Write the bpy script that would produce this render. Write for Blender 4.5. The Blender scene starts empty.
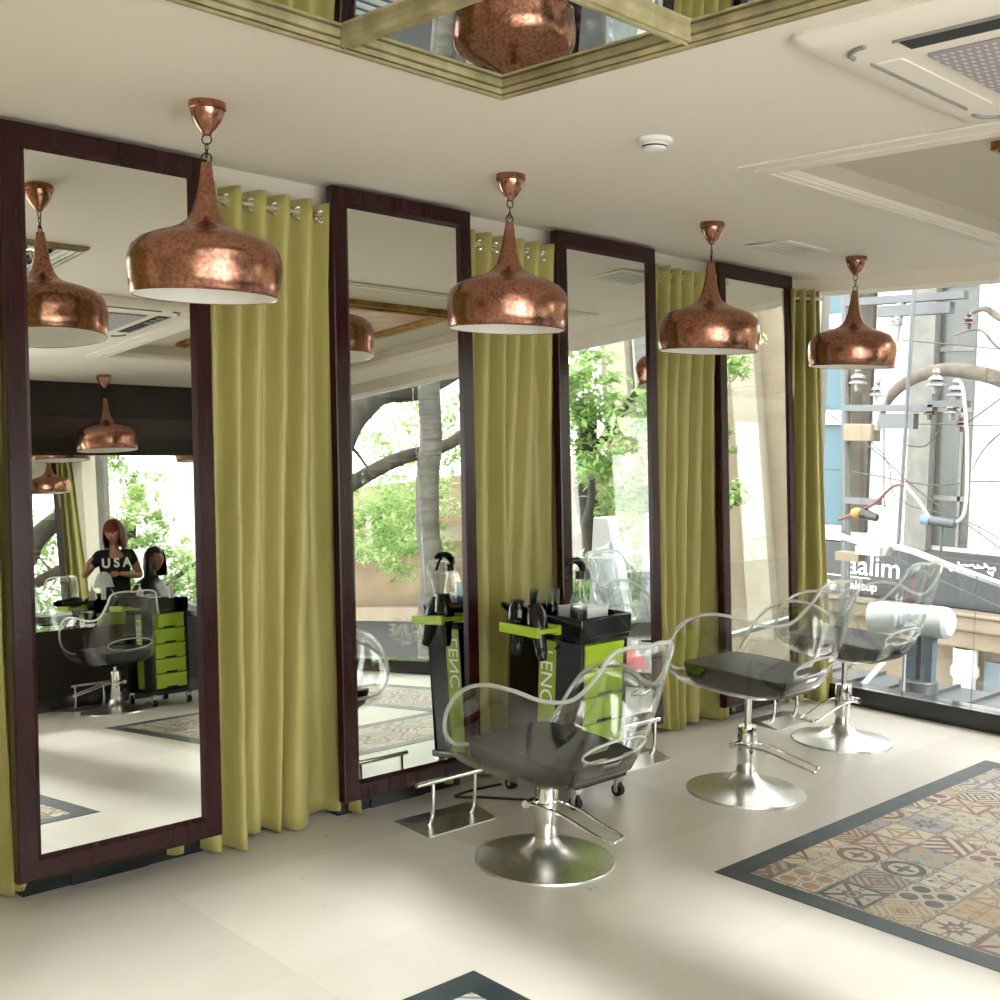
import bpy, bmesh, math, random
from mathutils import Vector, Matrix, noise
PI=math.pi; sin=math.sin; cos=math.cos
SC=bpy.context.scene; COL=SC.collection
# ------------------------------------------------------------------ camera
F=1164.0336; YAW,PIT,ROL=math.radians(46.1347),math.radians(-3.3679),math.radians(1.3752); CAM=Vector((0,0,1.725))
fw=Vector((cos(YAW)*cos(PIT),sin(YAW)*cos(PIT),sin(PIT))); r0=Vector((sin(YAW),-cos(YAW),0)); u0=r0.cross(fw)
rt=cos(ROL)*r0+sin(ROL)*u0; up=-sin(ROL)*r0+cos(ROL)*u0
cd=bpy.data.cameras.new('camera'); cam=bpy.data.objects.new('camera',cd); COL.objects.link(cam)
cd.sensor_width=36; cd.lens=F/1000*36; cd.clip_start=.05; cd.clip_end=500
cam.matrix_world=Matrix(((rt.x,up.x,-fw.x,CAM.x),(rt.y,up.y,-fw.y,CAM.y),(rt.z,up.z,-fw.z,CAM.z),(0,0,0,1)))
SC.camera=cam
def at(u,v,x):                      # point seen at (u,v) of the photo on the plane at distance x
    d=fw+(u-500)/F*rt-(v-500)/F*up; return CAM+d*((x-CAM.x)/d.x)
# ------------------------------------------------------------------ node helpers
class S:
    def __init__(s,t,o): s.t=t; s.o=o
    def _b(s,op,b,r=False):
        n=s.t.nodes.new('ShaderNodeMath'); n.operation=op
        for i,q in enumerate((b,s) if r else (s,b)):
            if isinstance(q,S): s.t.links.new(q.o,n.inputs[i])
            else: n.inputs[i].default_value=q
        return S(s.t,n.outputs[0])
    def __add__(s,b): return s._b('ADD',b)
    def __radd__(s,b): return s._b('ADD',b)
    def __sub__(s,b): return s._b('SUBTRACT',b)
    def __rsub__(s,b): return s._b('SUBTRACT',b,True)
    def __mul__(s,b): return s._b('MULTIPLY',b)
    def __rmul__(s,b): return s._b('MULTIPLY',b)
    def __truediv__(s,b): return s._b('DIVIDE',b)
    def __lt__(s,b): return s._b('LESS_THAN',b)
    def __gt__(s,b): return s._b('GREATER_THAN',b)
    def mx(s,b): return s._b('MAXIMUM',b)
    def mn(s,b): return s._b('MINIMUM',b)
    def pw(s,b): return s._b('POWER',b)
    def mod(s,b): return s._b('FLOORED_MODULO',b)
    def u(s,op):
        n=s.t.nodes.new('ShaderNodeMath'); n.operation=op; s.t.links.new(s.o,n.inputs[0]); return S(s.t,n.outputs[0])
    def abs(s): return s.u('ABSOLUTE')
    def floor(s): return s.u('FLOOR')
    def fract(s): return s.u('FRACT')
    def at2(s,b): return s._b('ARCTAN2',b)
def lin(c):
    if isinstance(c,str): c=tuple(int(c[i:i+2],16)/255 for i in (1,3,5))
    return tuple((x/12.92 if x<=.04045 else ((x+.055)/1.055)**2.4) for x in c[:3])+(1,)
MATS={}
class M:
    def __init__(s,name,col=None,rough=.5,metal=0,**kw):
        s.m=bpy.data.materials.new(name); s.m.use_nodes=True; s.t=s.m.node_tree; s.b=s.t.nodes['Principled BSDF']; s.out=s.t.nodes['Material Output']
        if col is not None: s.b.inputs['Base Color'].default_value=lin(col)
        s.b.inputs['Roughness'].default_value=rough; s.b.inputs['Metallic'].default_value=metal
        for k,v in kw.items(): s.b.inputs[k.replace('_',' ')].default_value=v
        MATS[name]=s
    def node(s,ty,**kw):
        n=s.t.nodes.new(ty)
        for k,v in kw.items():
            if k in n.inputs.keys(): n.inputs[k].default_value=v
            else: setattr(n,k,v)
        return n
    def link(s,a,b): s.t.links.new(a.o if isinstance(a,S) else a,b)
    def coords(s,kind='Object'):
        tc=s.node('ShaderNodeTexCoord'); sp=s.node('ShaderNodeSeparateXYZ'); s.link(tc.outputs[kind],sp.inputs[0]); s.tc=tc.outputs[kind]
        return [S(s.t,sp.outputs[i]) for i in range(3)]
    def noise(s,scale,detail=4,rough=.55,vec=None,stretch=None):
        n=s.node('ShaderNodeTexNoise',Scale=scale,Detail=detail,Roughness=rough)
        if not hasattr(s,'tc'): s.coords()
        v=vec or s.tc
        if stretch:
            mp=s.node('ShaderNodeMapping'); mp.inputs['Scale'].default_value=stretch; s.link(v,mp.inputs[0]); v=mp.outputs[0]
        s.link(v,n.inputs['Vector']); return S(s.t,n.outputs[0])
    def mix(s,f,a,b):
        n=s.node('ShaderNodeMix',data_type='RGBA'); 
        if isinstance(f,S): s.link(f,n.inputs[0])
        else: n.inputs[0].default_value=f
        for q,i in ((a,6),(b,7)):
            if isinstance(q,(str,tuple)): n.inputs[i].default_value=lin(q)
            else: s.link(q,n.inputs[i])
        return n.outputs[2]
    def ramp(s,f,stops):
        n=s.node('ShaderNodeValToRGB'); s.link(f,n.inputs[0]); e=n.color_ramp.elements
        while len(e)<len(stops): e.new(.5)
        for q,(p,c) in zip(e,stops): q.position=p; q.color=lin(c)
        return n.outputs[0]
    def color(s,o): s.link(o,s.b.inputs['Base Color']); return s
    def bump(s,h,strength=.2,dist=.01):
        n=s.node('ShaderNodeBump',Strength=strength,Distance=dist); s.link(h,n.inputs['Height']); s.link(n.outputs[0],s.b.inputs['Normal']); return s
    def surf(s,o): s.link(o,s.out.inputs[0]); return s
def noisy(name,c1,c2,scale,rough=.5,metal=0,bump=0,stretch=None,lo=.35,hi=.65,**kw):
    m=M(name,c1,rough,metal,**kw); n=m.noise(scale,stretch=stretch); m.color(m.ramp(n,[(lo,c1),(hi,c2)]))
    if bump: m.bump(n,bump)
    return m
def sheer(name,tint,rough=0.0,ior=1.45,extra=0.0,gl=(1,1,1)):   # thin clear pane: passes light, reflects by Fresnel
    m=M(name); t=m.node('ShaderNodeBsdfTransparent'); t.inputs[0].default_value=(*tint,1)
    g=m.node('ShaderNodeBsdfGlossy'); g.inputs['Roughness'].default_value=rough; g.inputs[0].default_value=(*gl,1)
    f=m.node('ShaderNodeFresnel'); mx=m.node('ShaderNodeMixShader'); ge=m.node('ShaderNodeNewGeometry')
    bf=S(m.t,ge.outputs['Backfacing']); m.link(bf*(1/ior-ior)+ior,f.inputs['IOR'])
    fac=S(m.t,f.outputs[0])
    if extra: fac=(fac+extra).mn(1.0)
    m.link(fac,mx.inputs[0]); m.link(t.outputs[0],mx.inputs[1]); m.link(g.outputs[0],mx.inputs[2]); m.surf(mx.outputs[0]); return m
# ------------------------------------------------------------------ materials
M('ceiling_paint','#E9E1D4',.8); M('wall_paint','#CFC8B8',.8); M('recess_shade_paint','#C9C0AC',.85)  # recess colour is ceiling paint with the hollow's shade put into it
m=M('floor_tile',None,.3,Specular_IOR_Level=.45); X,Y,Z=m.coords()
seam=((((X+.35)/1.2).fract()-.5).abs()>.4985).mx((((Y+.2)/.8).fract()-.5).abs()>.498)
n=m.noise(1.3,6); n2=m.noise(9,5)
cid=((X+.35)/1.2).floor()*13.7+((Y+.2)/.8).floor()*7.31
tone=(cid.u('SINE')*43.7).fract()
c=m.ramp((n*.6+n2*.15+tone*.25),[(.3,'#BAB4AA'),(.72,'#CDC8BF')]); c=m.mix(seam*.4,c,'#A8A296'); m.color(c)
m.link(n2*.12+.24,m.b.inputs['Roughness'])
m=noisy('slate_border','#2A3336','#3A464A',5,.38,Specular_IOR_Level=.3)
# patchwork encaustic tile
m=M('patchwork_tile',None,.4,Specular_IOR_Level=.25); X,Y,Z=m.coords(); TS=.2
a=(X-.093)/TS; b=(Y-.068)/TS; ia=a.floor(); ib=b.floor(); p=a.fract()-.5; q=b.fract()-.5
h=((ia*12.9898+ib*78.233).u('SINE')*4375.85).fract(); h2=((ia*39.346+ib*11.135).u('SINE')*2375.5).fract(); h3=((ia*7.77+ib*27.1).u('SINE')*971.3).fract()
r=(p*p+q*q).u('SQRT'); th=q.at2(p); ap=p.abs(); aq=q.abs(); dm=ap+aq; bx=ap.mx(aq)
st8=r/((th*8).u('COSINE')*.22+.78)
def band(v,lo,hi): return (v>lo)*(v<hi)
mot=[ (st8<.3)-(r<.12),                                            # star
      band(r,.3,.44).mx((r/((th*4).u('COSINE')*.35+.65))<.22),      # ring with four-point star
      band(dm,.36,.46).mx((ap<.035)*(dm<.36)).mx((aq<.035)*(dm<.36)), # diamond with cross
      (((ap-aq).abs()<.07)*(r>.12)).mx(r<.07).mx(band(bx,.42,.5)), # saltire
      band((dm*5).fract(),0,.45),                                   # nested diamonds
      ((r-((th*6).u('COSINE')*.16+.24)).abs()<.05).mx(r<.08),       # flower
      band(((p+q)*3).fract(),.0,.5)*(p<q).mx(.0)+band(((p-q)*3).fract(),0,.5)*(q<p), # chevrons
      ((ap-.25)*(ap-.25)+(aq-.25)*(aq-.25)<.03).mx(r<.1)]           # petals
k=(h*len(mot)).floor(); pat=None
for i,mo in enumerate(mot):
    w=((k-float(i)).abs()<.5)*mo; pat=w if pat is None else pat+w
pat=pat.mn(1.0)
bgc=m.ramp(h2,[(0,'#B4A994'),(.35,'#C0B7A5'),(.58,'#AAA294'),(.8,'#B09A7C'),(.88,'#8E9092')])
fgc=m.ramp(h3,[(0,'#7A4E3C'),(.2,'#9C7850'),(.36,'#36383C'),(.6,'#646C72'),(.78,'#6C4436'),(.92,'#A68A60')])
P2=(p*2.0+.5).fract()-.5; Q2=(q*2.0+.5).fract()-.5; R2=(P2*P2+Q2*Q2).u('SQRT'); T2=Q2.at2(P2); D2=P2.abs()+Q2.abs()
fine=(((R2-((T2*4).u('COSINE')*.14+.26)).abs()<.07).mx(R2<.1)*(h3<.5)+(D2<.3)*(h3>.5)*(1.0-(D2<.14))).mn(1.0)
sec=(band(r,.12,.2)*(h<.5)+band(bx,.47,.5)).mn(1.0)
fg2=m.ramp((h2*3.7+h).fract(),[(0,'#4C4E50'),(.35,'#85614C'),(.58,'#A98C66'),(.72,'#7C8488'),(.9,'#6A4438')]); c=m.mix(fine*.85,bgc,fg2); c=m.mix(pat,c,fgc); c=m.mix(sec*(h2>.4)*.8,c,'#4E565A'); nn=m.noise(14,5); c=m.mix((nn-.35).mx(0.)*.6,c,'#B8AC98'); m.color(c)
for nd in m.t.nodes:
    if nd.type=='VALTORGB': nd.color_ramp.interpolation='CONSTANT'
# wood, metal etc.
noisy('mahogany','#250B0C','#2E0E10',3,.25,stretch=(8,8,1),Specular_IOR_Level=.32)
noisy('dark_wood','#170D0D','#22130F',3,.55,stretch=(1,8,12)); M('brown_wood','#3A2720',.45)
noisy('black_granite','#0E1312','#1C2424',18,.08,Specular_IOR_Level=.6)
M('mirror_silver','#EDEFEA',.0,1.0)
m=M('copper',None,.27,1.0); n=m.noise(75,9,.75)+(m.noise(9,3)-.5)*.25; v=m.node('ShaderNodeTexVoronoi',Scale=120.0); m.link(m.tc,v.inputs['Vector'])
m.color(m.ramp(n,[(.33,'#6A4436'),(.45,'#A06F5B'),(.64,'#BC8E7A')])); m.bump(S(m.t,v.outputs[0]),.02,.004); m.link((1.0-n)*.2+.13,m.b.inputs['Roughness'])
M('white_enamel','#F2F0EA',.35); M('dark_metal','#3A2E26',.4,1.0); M('bulb_glass','#F4F0E4',.2)
M('chrome','#E4E4E2',.09,1.0); noisy('brushed_chrome','#CFCFCD','#E2E2E0',40,.3,1.0,stretch=(1,1,6))
M('black_leather','#1B1A19',.45); M('black_plastic','#101010',.25); M('black_gloss','#0A0A0A',.08); M('black_rubber','#161616',.6)
M('lime_plastic','#A6C82A',.35); M('lime_strip','#98AC2E',.4); M('white_print','#FAFAF4',.5)
M('white_plastic','#E8E6E0',.4); M('grey_plastic','#8C8A86',.5); M('dark_slot','#2B2A2A',.7); m=M('lilac_grey','#A9A2A4',.6); X,Y,Z=m.coords(); q=(X/.034).fract()-.5; p=((Y+(((X/.034).floor()).mod(2.0))*.011)/.022).fract()-.5; m.color(m.mix((q.abs()<.26)*(p.abs()<.24),'#9E979A','#CFCAC8'))
sheer('acrylic',(.93,.94,.935),0.02,1.5,.012); 
m=M('acrylic_edge','#F0F2EE',.06,0,IOR=1.49,Alpha=.5); m.b.inputs['Transmission Weight'].default_value=.3
sheer('window_glass',(.96,.975,.97),0,1.5); sheer('clear_plastic',(.82,.86,.88),.02,1.45,.05); sheer('blue_liquid',(.25,.5,.72),.02,1.4,.03); sheer('smoke_liquid',(.45,.45,.44),.02,1.4,.05)
m=M('curtain_satin','#A9A14A',.42,0,Sheen_Weight=.25,Sheen_Roughness=.4,Specular_IOR_Level=.4); n=m.noise(5,5,.6); w=m.noise(3,3,.5,stretch=(3,3,.5)); m.color(m.ramp(w,[(.3,'#9F9655'),(.7,'#AEA564')])); m.bump(n,.12,.02)
noisy('gilt_olive','#877C58','#B3A782',9,.45,lo=.35,hi=.7); noisy('gilt_dark','#4E4626','#786D42',9,.4); noisy('gold_frame','#7A5A22','#A98440',12,.35,.6)
noisy('mural','#C79A86','#D9C9B4',2.2,.7,lo=.38,hi=.6)
# outside
noisy('concrete','#A8A69E','#C2C0B8',6,.85); noisy('white_render','#E2E2DC','#EDEDE8',2,.85); noisy('beige_render','#C9B497','#D8C6AA',2,.85); noisy('cream_render','#D9CDB6','#E4DAC6',2,.85); noisy('tan_render','#B89C78','#CDB28C',1.5,.85)
M('window_dark','#6E7472',.25); M('sign_dark','#3E454A',.5); M('teal_panel','#5E93A4',.5); M('blue_grey_paint','#7C96A6',.5); M('sky_paint','#B9CFDC',.6)
noisy('bark','#4A4238','#6E6557',7,.9,bump=.6,stretch=(1,1,.4)); noisy('palm_bark','#6C6860','#9A958A',3,.9,bump=.5,stretch=(1,1,6)); noisy('pale_bark','#8A7E6C','#B5AA98',6,.85)
M('white_paint','#F2F4F4',.5); M('letter_white','#F4F6F8',.5); M('porcelain','#D8DAD8',.2); M('porcelain_brown','#5A463C',.25); M('wire_black','#55554F',.6); M('wire_white','#E8E8E6',.5); M('wire_red','#8A4A40',.6); M('yellow_plastic','#C79A3A',.5)
M('asphalt','#8B8984',.9); M('galvanised','#C4CBCE',.45,.5); M('blue_plastic','#7FB0D8',.4); M('tarp','#DDE4EA',.5); M('bag_white','#E6E8E6',.4); M('cloth_red','#B4555A',.8)
m=M('leaf',None,.5); oi=m.node('ShaderNodeObjectInfo'); g=m.noise(1.1,3); cc=m.ramp(g,[(.35,'#6A8A50'),(.5,'#90AC6C'),(.65,'#B6CB92')]); m.color(cc)
tr=m.node('ShaderNodeBsdfTranslucent'); m.link(cc,tr.inputs[0]); mx=m.node('ShaderNodeMixShader'); mx.inputs[0].default_value=.5; m.link(m.b.outputs[0],mx.inputs[1]); m.link(tr.outputs[0],mx.inputs[2]); m.surf(mx.outputs[0])
def dim(k,*names):          # outdoor base colours darkened, standing in for a lower exposure outside
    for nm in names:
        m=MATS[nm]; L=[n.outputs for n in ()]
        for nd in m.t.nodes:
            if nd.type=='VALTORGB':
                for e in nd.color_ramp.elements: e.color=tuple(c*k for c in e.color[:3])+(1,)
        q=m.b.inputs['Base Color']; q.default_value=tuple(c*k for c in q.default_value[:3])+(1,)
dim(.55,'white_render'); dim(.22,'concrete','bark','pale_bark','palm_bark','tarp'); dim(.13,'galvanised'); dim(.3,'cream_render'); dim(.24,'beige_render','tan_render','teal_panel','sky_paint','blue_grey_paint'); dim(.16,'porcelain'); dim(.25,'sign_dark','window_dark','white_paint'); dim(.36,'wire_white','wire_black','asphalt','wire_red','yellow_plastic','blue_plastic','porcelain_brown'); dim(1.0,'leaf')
# people
M('skin','#B07A62',.5,Subsurface_Weight=0.05); M('skin_deep','#9C6A54',.5); M('black_cotton','#15161A',.85); M('black_cape','#0E1012',.42); M('denim','#22262E',.8)
noisy('hair_auburn','#4A1710','#7E2C16',30,.35,stretch=(1,1,.15)); noisy('hair_black','#0C0A0A','#1C1816',30,.35,stretch=(1,1,.15)); M('eye_white','#E8E4DE',.2); M('eye_dark','#1A100C',.2); M('lips','#8A4440',.4); M('cap_cloth','#C9D2CC',.6)
# ------------------------------------------------------------------ mesh helpers
class MB:
    def __init__(s): s.v=[]; s.f=[]; s.mi=[]; s.cur=0
    def add(s,vs,fs):
        n=len(s.v); s.v+= [tuple(v) for v in vs]; s.f+=[tuple(i+n for i in f) for f in fs]; s.mi+=[s.cur]*len(fs); return s
    def box(s,a,b):
        (x0,y0,z0),(x1,y1,z1)=a,b
        return s.add([(x0,y0,z0),(x1,y0,z0),(x1,y1,z0),(x0,y1,z0),(x0,y0,z1),(x1,y0,z1),(x1,y1,z1),(x0,y1,z1)],[(3,2,1,0),(4,5,6,7),(0,1,5,4),(1,2,6,5),(2,3,7,6),(3,0,4,7)])
    def obox(s,c,size,rot):        # oriented box
        R=rot; vs=[]
        for dz in(-.5,.5):
            for dx,dy in((-.5,-.5),(.5,-.5),(.5,.5),(-.5,.5)): vs.append(Vector(c)+R@Vector((dx*size[0],dy*size[1],dz*size[2])))
        return s.add(vs,[(3,2,1,0),(4,5,6,7),(0,1,5,4),(1,2,6,5),(2,3,7,6),(3,0,4,7)])
    def rings(s,rings,closed=True,caps=True):
        n=len(rings[0]); vs=[v for r in rings for v in r]; fs=[]
        for i in range(len(rings)-1):
            for j in range(n if closed else n-1):
                k=(j+1)%n; fs.append((i*n+j,i*n+k,(i+1)*n+k,(i+1)*n+j))
        if caps and closed: fs+=[tuple(reversed(range(n))),tuple((len(rings)-1)*n+j for j in range(n))]
        return s.add(vs,fs)
    def tube(s,pts,r,n=10,closed=False,caps=True):
        P=[Vector(p) for p in pts]; L=len(P); R=r if isinstance(r,(list,tuple)) else [r]*L; rg=[]; nrm=None
        for i in range(L):
            a=P[(i-1)%L] if (closed or i>0) else P[0]; b=P[(i+1)%L] if (closed or i<L-1) else P[-1]
            t=(b-a).normalized()
            if nrm is None:
                nrm=t.orthogonal().normalized()
            else:
                nrm=(nrm-t*nrm.dot(t)); nrm=nrm.normalized() if nrm.length>1e-6 else t.orthogonal().normalized()
            bi=t.cross(nrm); rg.append([P[i]+(nrm*cos(2*PI*j/n)+bi*sin(2*PI*j/n))*R[i] for j in range(n)])
        if closed:
            nn=len(rg); vs=[v for r_ in rg for v in r_]; fs=[]
            # seam-matched
            best=min(range(n),key=lambda k:(rg[0][k]-rg[-1][0]).length)
            for i in range(nn):
                o=best if i==nn-1 else 0; i2=(i+1)%nn
                for j in range(n): fs.append((i*n+j,i*n+(j+1)%n,i2*n+(j+1+o)%n,i2*n+(j+o)%n))
            return s.add(vs,fs)
        return s.rings(rg,True,caps)
    def lathe(s,prof,n=40,c=(0,0,0),caps=False):
        rg=[[(c[0]+r*cos(2*PI*j/n),c[1]+r*sin(2*PI*j/n),c[2]+z) for j in range(n)] for r,z in prof]
        return s.rings(rg,True,caps)
    def cyl(s,a,b,r,n=16,r2=None): return s.tube([a,b],[r,r if r2 is None else r2],n)
    def prism(s,poly,z0,z1):       # polygon in xy extruded in z
        n=len(poly); vs=[(x,y,z0) for x,y in poly]+[(x,y,z1) for x,y in poly]
        return s.add(vs,[tuple(reversed(range(n))),tuple(range(n,2*n))]+[(i,(i+1)%n,(i+1)%n+n,i+n) for i in range(n)])
    def sphere(s,c,r,n=12,m=8):
        rr=r if isinstance(r,(tuple,list)) else (r,r,r)
        rg=[[(c[0]+rr[0]*sin(PI*i/m)*cos(2*PI*j/n),c[1]+rr[1]*sin(PI*i/m)*sin(2*PI*j/n),c[2]+rr[2]*cos(PI*i/m)) for j in range(n)] for i in range(m+1)]
        rg[0]=[(c[0],c[1],c[2]+rr[2])]*n; rg[-1]=[(c[0],c[1],c[2]-rr[2])]*n
        return s.rings(list(reversed(rg)),True,False)
    def map(s,fn): s.v=[tuple(fn(Vector(v))) for v in s.v]; return s
    def build(s,name,mat,parent=None,smooth=True,bevel=0,sub=0,solid=0,weld=True,angle=40):
        me=bpy.data.meshes.new(name); me.from_pydata(s.v,[],s.f)
        for q in (mat if isinstance(mat,(list,tuple)) else [mat]): me.materials.append(MATS[q].m)
        me.polygons.foreach_set('material_index',s.mi)
        bm=bmesh.new(); bm.from_mesh(me)
        if weld: bmesh.ops.remove_doubles(bm,verts=bm.verts,dist=1e-5)
        bmesh.ops.recalc_face_normals(bm,faces=bm.faces)
        if smooth:
            ca=math.radians(angle)
            for f in bm.faces: f.smooth=True
            for e in bm.edges: e.smooth=not(len(e.link_faces)==2 and e.calc_face_angle(0)>ca)
        bm.to_mesh(me); bm.free()
        o=bpy.data.objects.new(name,me); COL.objects.link(o)
        if parent: o.parent=parent
        if bevel:
            md=o.modifiers.new('bevel','BEVEL'); md.width=bevel; md.segments=2; md.limit_method='ANGLE'; md.angle_limit=math.radians(50); md.harden_normals=False
        if sub:
            md=o.modifiers.new('sub','SUBSURF'); md.levels=md.render_levels=sub
        if solid:
            md=o.modifiers.new('solid','SOLIDIFY'); md.thickness=solid; md.offset=0
        return o
def tag(o,label,cat,group=None):
    o['label']=label; o['category']=cat
    if group: o['group']=group
    return o
def thing(name,label,cat,loc=(0,0,0),rz=0,group=None):
    o=bpy.data.objects.new(name,None); COL.objects.link(o); o.location=loc; o.rotation_euler=(0,0,rz); o.empty_display_size=.1
    return tag(o,label,cat,group)
def struct(o): o['kind']='structure'; return o
def dup(root,loc,rz,label,group=None):
    r=root.copy(); COL.objects.link(r); r.location=loc; r.rotation_euler=(0,0,rz); r['label']=label
    if group: r['group']=group
    for ch in list(root.children):
        c=ch.copy(); COL.objects.link(c); c.parent=r
        for g in ch.children:
            d=g.copy(); COL.objects.link(d); d.parent=c
    return r
def text(name,body,size,mat,loc,ax,ay,parent=None,depth=.002,sx=1,align='LEFT',bold=0):   # lettering laid along ax with up ay
    cu=bpy.data.curves.new(name,'FONT'); cu.body=body; cu.size=size; cu.extrude=depth; cu.align_x=align; cu.offset=bold
    t=bpy.data.objects.new(name,cu); COL.objects.link(t); dg=bpy.context.evaluated_depsgraph_get(); dg.update()
    me=bpy.data.meshes.new_from_object(t.evaluated_get(dg)); bpy.data.objects.remove(t)
    ax=Vector(ax).normalized(); ay=Vector(ay).normalized(); az=ax.cross(ay)
    R=Matrix(((ax.x*sx,ay.x,az.x,loc[0]),(ax.y*sx,ay.y,az.y,loc[1]),(ax.z*sx,ay.z,az.z,loc[2]),(0,0,0,1)))
    me.transform(R); me.materials.clear(); me.materials.append(MATS[mat].m)
    o=bpy.data.objects.new(name,me); COL.objects.link(o)
    if parent: o.parent=parent
    return o
def smoothpath(pts,n=6):
    P=[Vector(p) for p in pts]; out=[]
    for i in range(len(P)-1):
        a=P[max(i-1,0)]; b=P[i]; c=P[i+1]; d=P[min(i+2,len(P)-1)]
        for k in range(n):
            t=k/n; out.append(.5*((2*b)+(c-a)*t+(2*a-5*b+4*c-d)*t*t+(3*b-a-3*c+d)*t**3))
    return out+[P[-1]]
R_=random.Random(5)
# ------------------------------------------------------------------ room constants
CZ=2.778; MY=3.993; WX=6.95; BY=-1.52; LX=-2.6; WALLY=4.30
X1,X2,PY1,PY2=3.775,6.262,2.65,-.09; XP2=2.481
# floor
struct(MB().box((LX-.2,BY-.1,-.2),(WX+.12,WALLY+.2,0)).build('floor','floor_tile',smooth=False))
def ring(name,x0,x1,y0,y1,w,z,mat):
    b=MB(); b.box((x0,y0,.0),(x1,y0+w,z)); b.box((x0,y1-w,0),(x1,y1,z)); b.box((x0,y0+w,0),(x0+w,y1-w,z)); b.box((x1-w,y0+w,0),(x1,y1-w,z))
    return struct(b.build(name,mat,smooth=False))
def ringset(k,x0,x1,y0,y1):
    ring('trim_%d'%k,x0,x1,y0,y1,.1,.0022,'slate_border')
    ring('trim_%d'%(k+1),x0+.1,x1-.1,y0+.1,y1-.1,.7,.0014,'patchwork_tile')
    ring('trim_%d'%(k+2),x0+.8,x1-.8,y0+.8,y1-.8,.1,.0022,'slate_border')
ringset(1,X1,X2,PY2,PY1); ringset(4,XP2-2.487,XP2,PY2,PY1)
# ceiling with two openings
C2=(-.02,2.56,-.05,2.697); C1=(4.0,6.2,-.1,2.61); FX=6.82
xs=sorted([LX-.2,C2[0],C2[1],C1[0],C1[1],FX]); ys=sorted([BY-.1,C2[2],C1[2],C1[3],C2[3],WALLY+.2]); b=MB()
for i in range(len(xs)-1):
    for j in range(len(ys)-1):
        cx=(xs[i]+xs[i+1])/2; cy=(ys[j]+ys[j+1])/2
        if any(q[0]<cx<q[1] and q[2]<cy<q[3] for q in (C1,C2)): continue
        b.box((xs[i],ys[j],CZ),(xs[i+1],ys[j+1],CZ+.02))
struct(b.build('ceiling','ceiling_paint',smooth=False))
# slab over everything
struct(MB().box((LX-.2,BY-.1,CZ+.25),(WX+.3,WALLY+.2,CZ+.45)).build('ceiling_slab','ceiling_paint',smooth=False))
b=MB(); b.box((FX,BY-.1,CZ-.092),(WX+.1,WALLY,CZ+.1)); struct(b.build('trim_7','ceiling_paint',smooth=False))       # header above the side window
# recess: sides, top, flat moulding
b=MB(); z1=CZ+.09; t=.02
b.box((C1[0]-t,C1[2]-t,CZ+.02),(C1[0],C1[3]+t,z1)); b.box((C1[1],C1[2]-t,CZ+.02),(C1[1]+t,C1[3]+t,z1)); b.box((C1[0],C1[2]-t,CZ+.02),(C1[1],C1[2],z1)); b.box((C1[0],C1[3],CZ+.02),(C1[1],C1[3]+t,z1)); b.box((C1[0]-t,C1[2]-t,z1),(C1[1]+t,C1[3]+t,z1+.02))
struct(b.build('ceiling_recess','recess_shade_paint',smooth=False))
b=MB()
def frame(b,x0,x1,y0,y1,w,z0,z1):
    b.box((x0,y0,z0),(x1,y0+w,z1)); b.box((x0,y1-w,z0),(x1,y1,z1)); b.box((x0,y0+w,z0),(x0+w,y1-w,z1)); b.box((x1-w,y0+w,z0),(x1,y1-w,z1))
b2=lambda o,wx,wy,z0,z1_:[b.box((C1[0]-wx,C1[2]-wy,z0),(C1[0]-o,C1[3]+wy,z1_)),b.box((C1[1]+o,C1[2]-wy,z0),(C1[1]+wx,C1[3]+wy,z1_)),b.box((C1[0]-o,C1[2]-wy,z0),(C1[1]+o,C1[2]-o,z1_)),b.box((C1[0]-o,C1[3]+o,z0),(C1[1]+o,C1[3]+wy,z1_))]; b2(.004,.17,.09,CZ-.010,CZ-.0005); b2(.03,.10,.06,CZ-.016,CZ-.010)
struct(b.build('trim_8','ceiling_paint',smooth=False,bevel=.006))
# framed mural in the recess
t=thing('ceiling_painting','pinkish cloudy ceiling painting in a gold frame inside the pale ceiling recess','painting',(5.05,1.02,z1))
b=MB(); frame(b,-.62,.62,-.95,.95,.10,-.035,-.001); frame(b,-.58,.58,-.90,.90,.04,-.048,-.035)
for i in range(44):
    yy=-.9+i*.0419; b.box((-.615,yy,-.045),(-.59,yy+.022,-.035)); b.box((.59,yy,-.045),(.615,yy+.022,-.035))
b.build('gold_frame','gold_frame',t,smooth=False); MB().box((-.53,-.86,-.012),(.53,.86,-.002)).build('canvas','mural',t,smooth=False)
# mirrored ceiling coffer with gilt mouldings
t=thing('mirrored_ceiling_frame','olive gilt ceiling frame holding mirror panes above the floor tiles, at the top of the photo','ceiling mirror',(C2[1],C2[3],CZ))
def mould(name,ax,p0,p1,off,w=.058):
    # stepped profile swept along an axis-aligned run; (across,down)
    prof=[(-.5,.014),(-.5,-.006),(-.36,-.018),(-.2,-.010),(0,-.022),(.2,-.010),(.36,-.018),(.5,-.006),(.5,.014)]
    rg=[]
    for s in (p0,p1):
        rg.append([((s,off+a*w,d) if ax=='x' else (off+a*w,s,d)) for a,d in prof])
    return MB().rings(rg,True,True).build(name,'gilt_olive',t,angle=25)
LXc=C2[0]-C2[1]; LYc=C2[2]-C2[3]
b=MB(); rg=[]
for a,d in [(.0,.014),(.0,-.008),(.008,-.020),(.018,-.012),(.03,-.024),(.042,-.012),(.05,-.018),(.058,-.004),(.058,.014)]:
    rg.append([(LXc+a,LYc+a,d),(-a,LYc+a,d),(-a,-a,d),(LXc+a,-a,d)])
b.rings(rg,True,False); b.build('outer_moulding','gilt_olive',t,angle=20)
b=MB()
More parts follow.
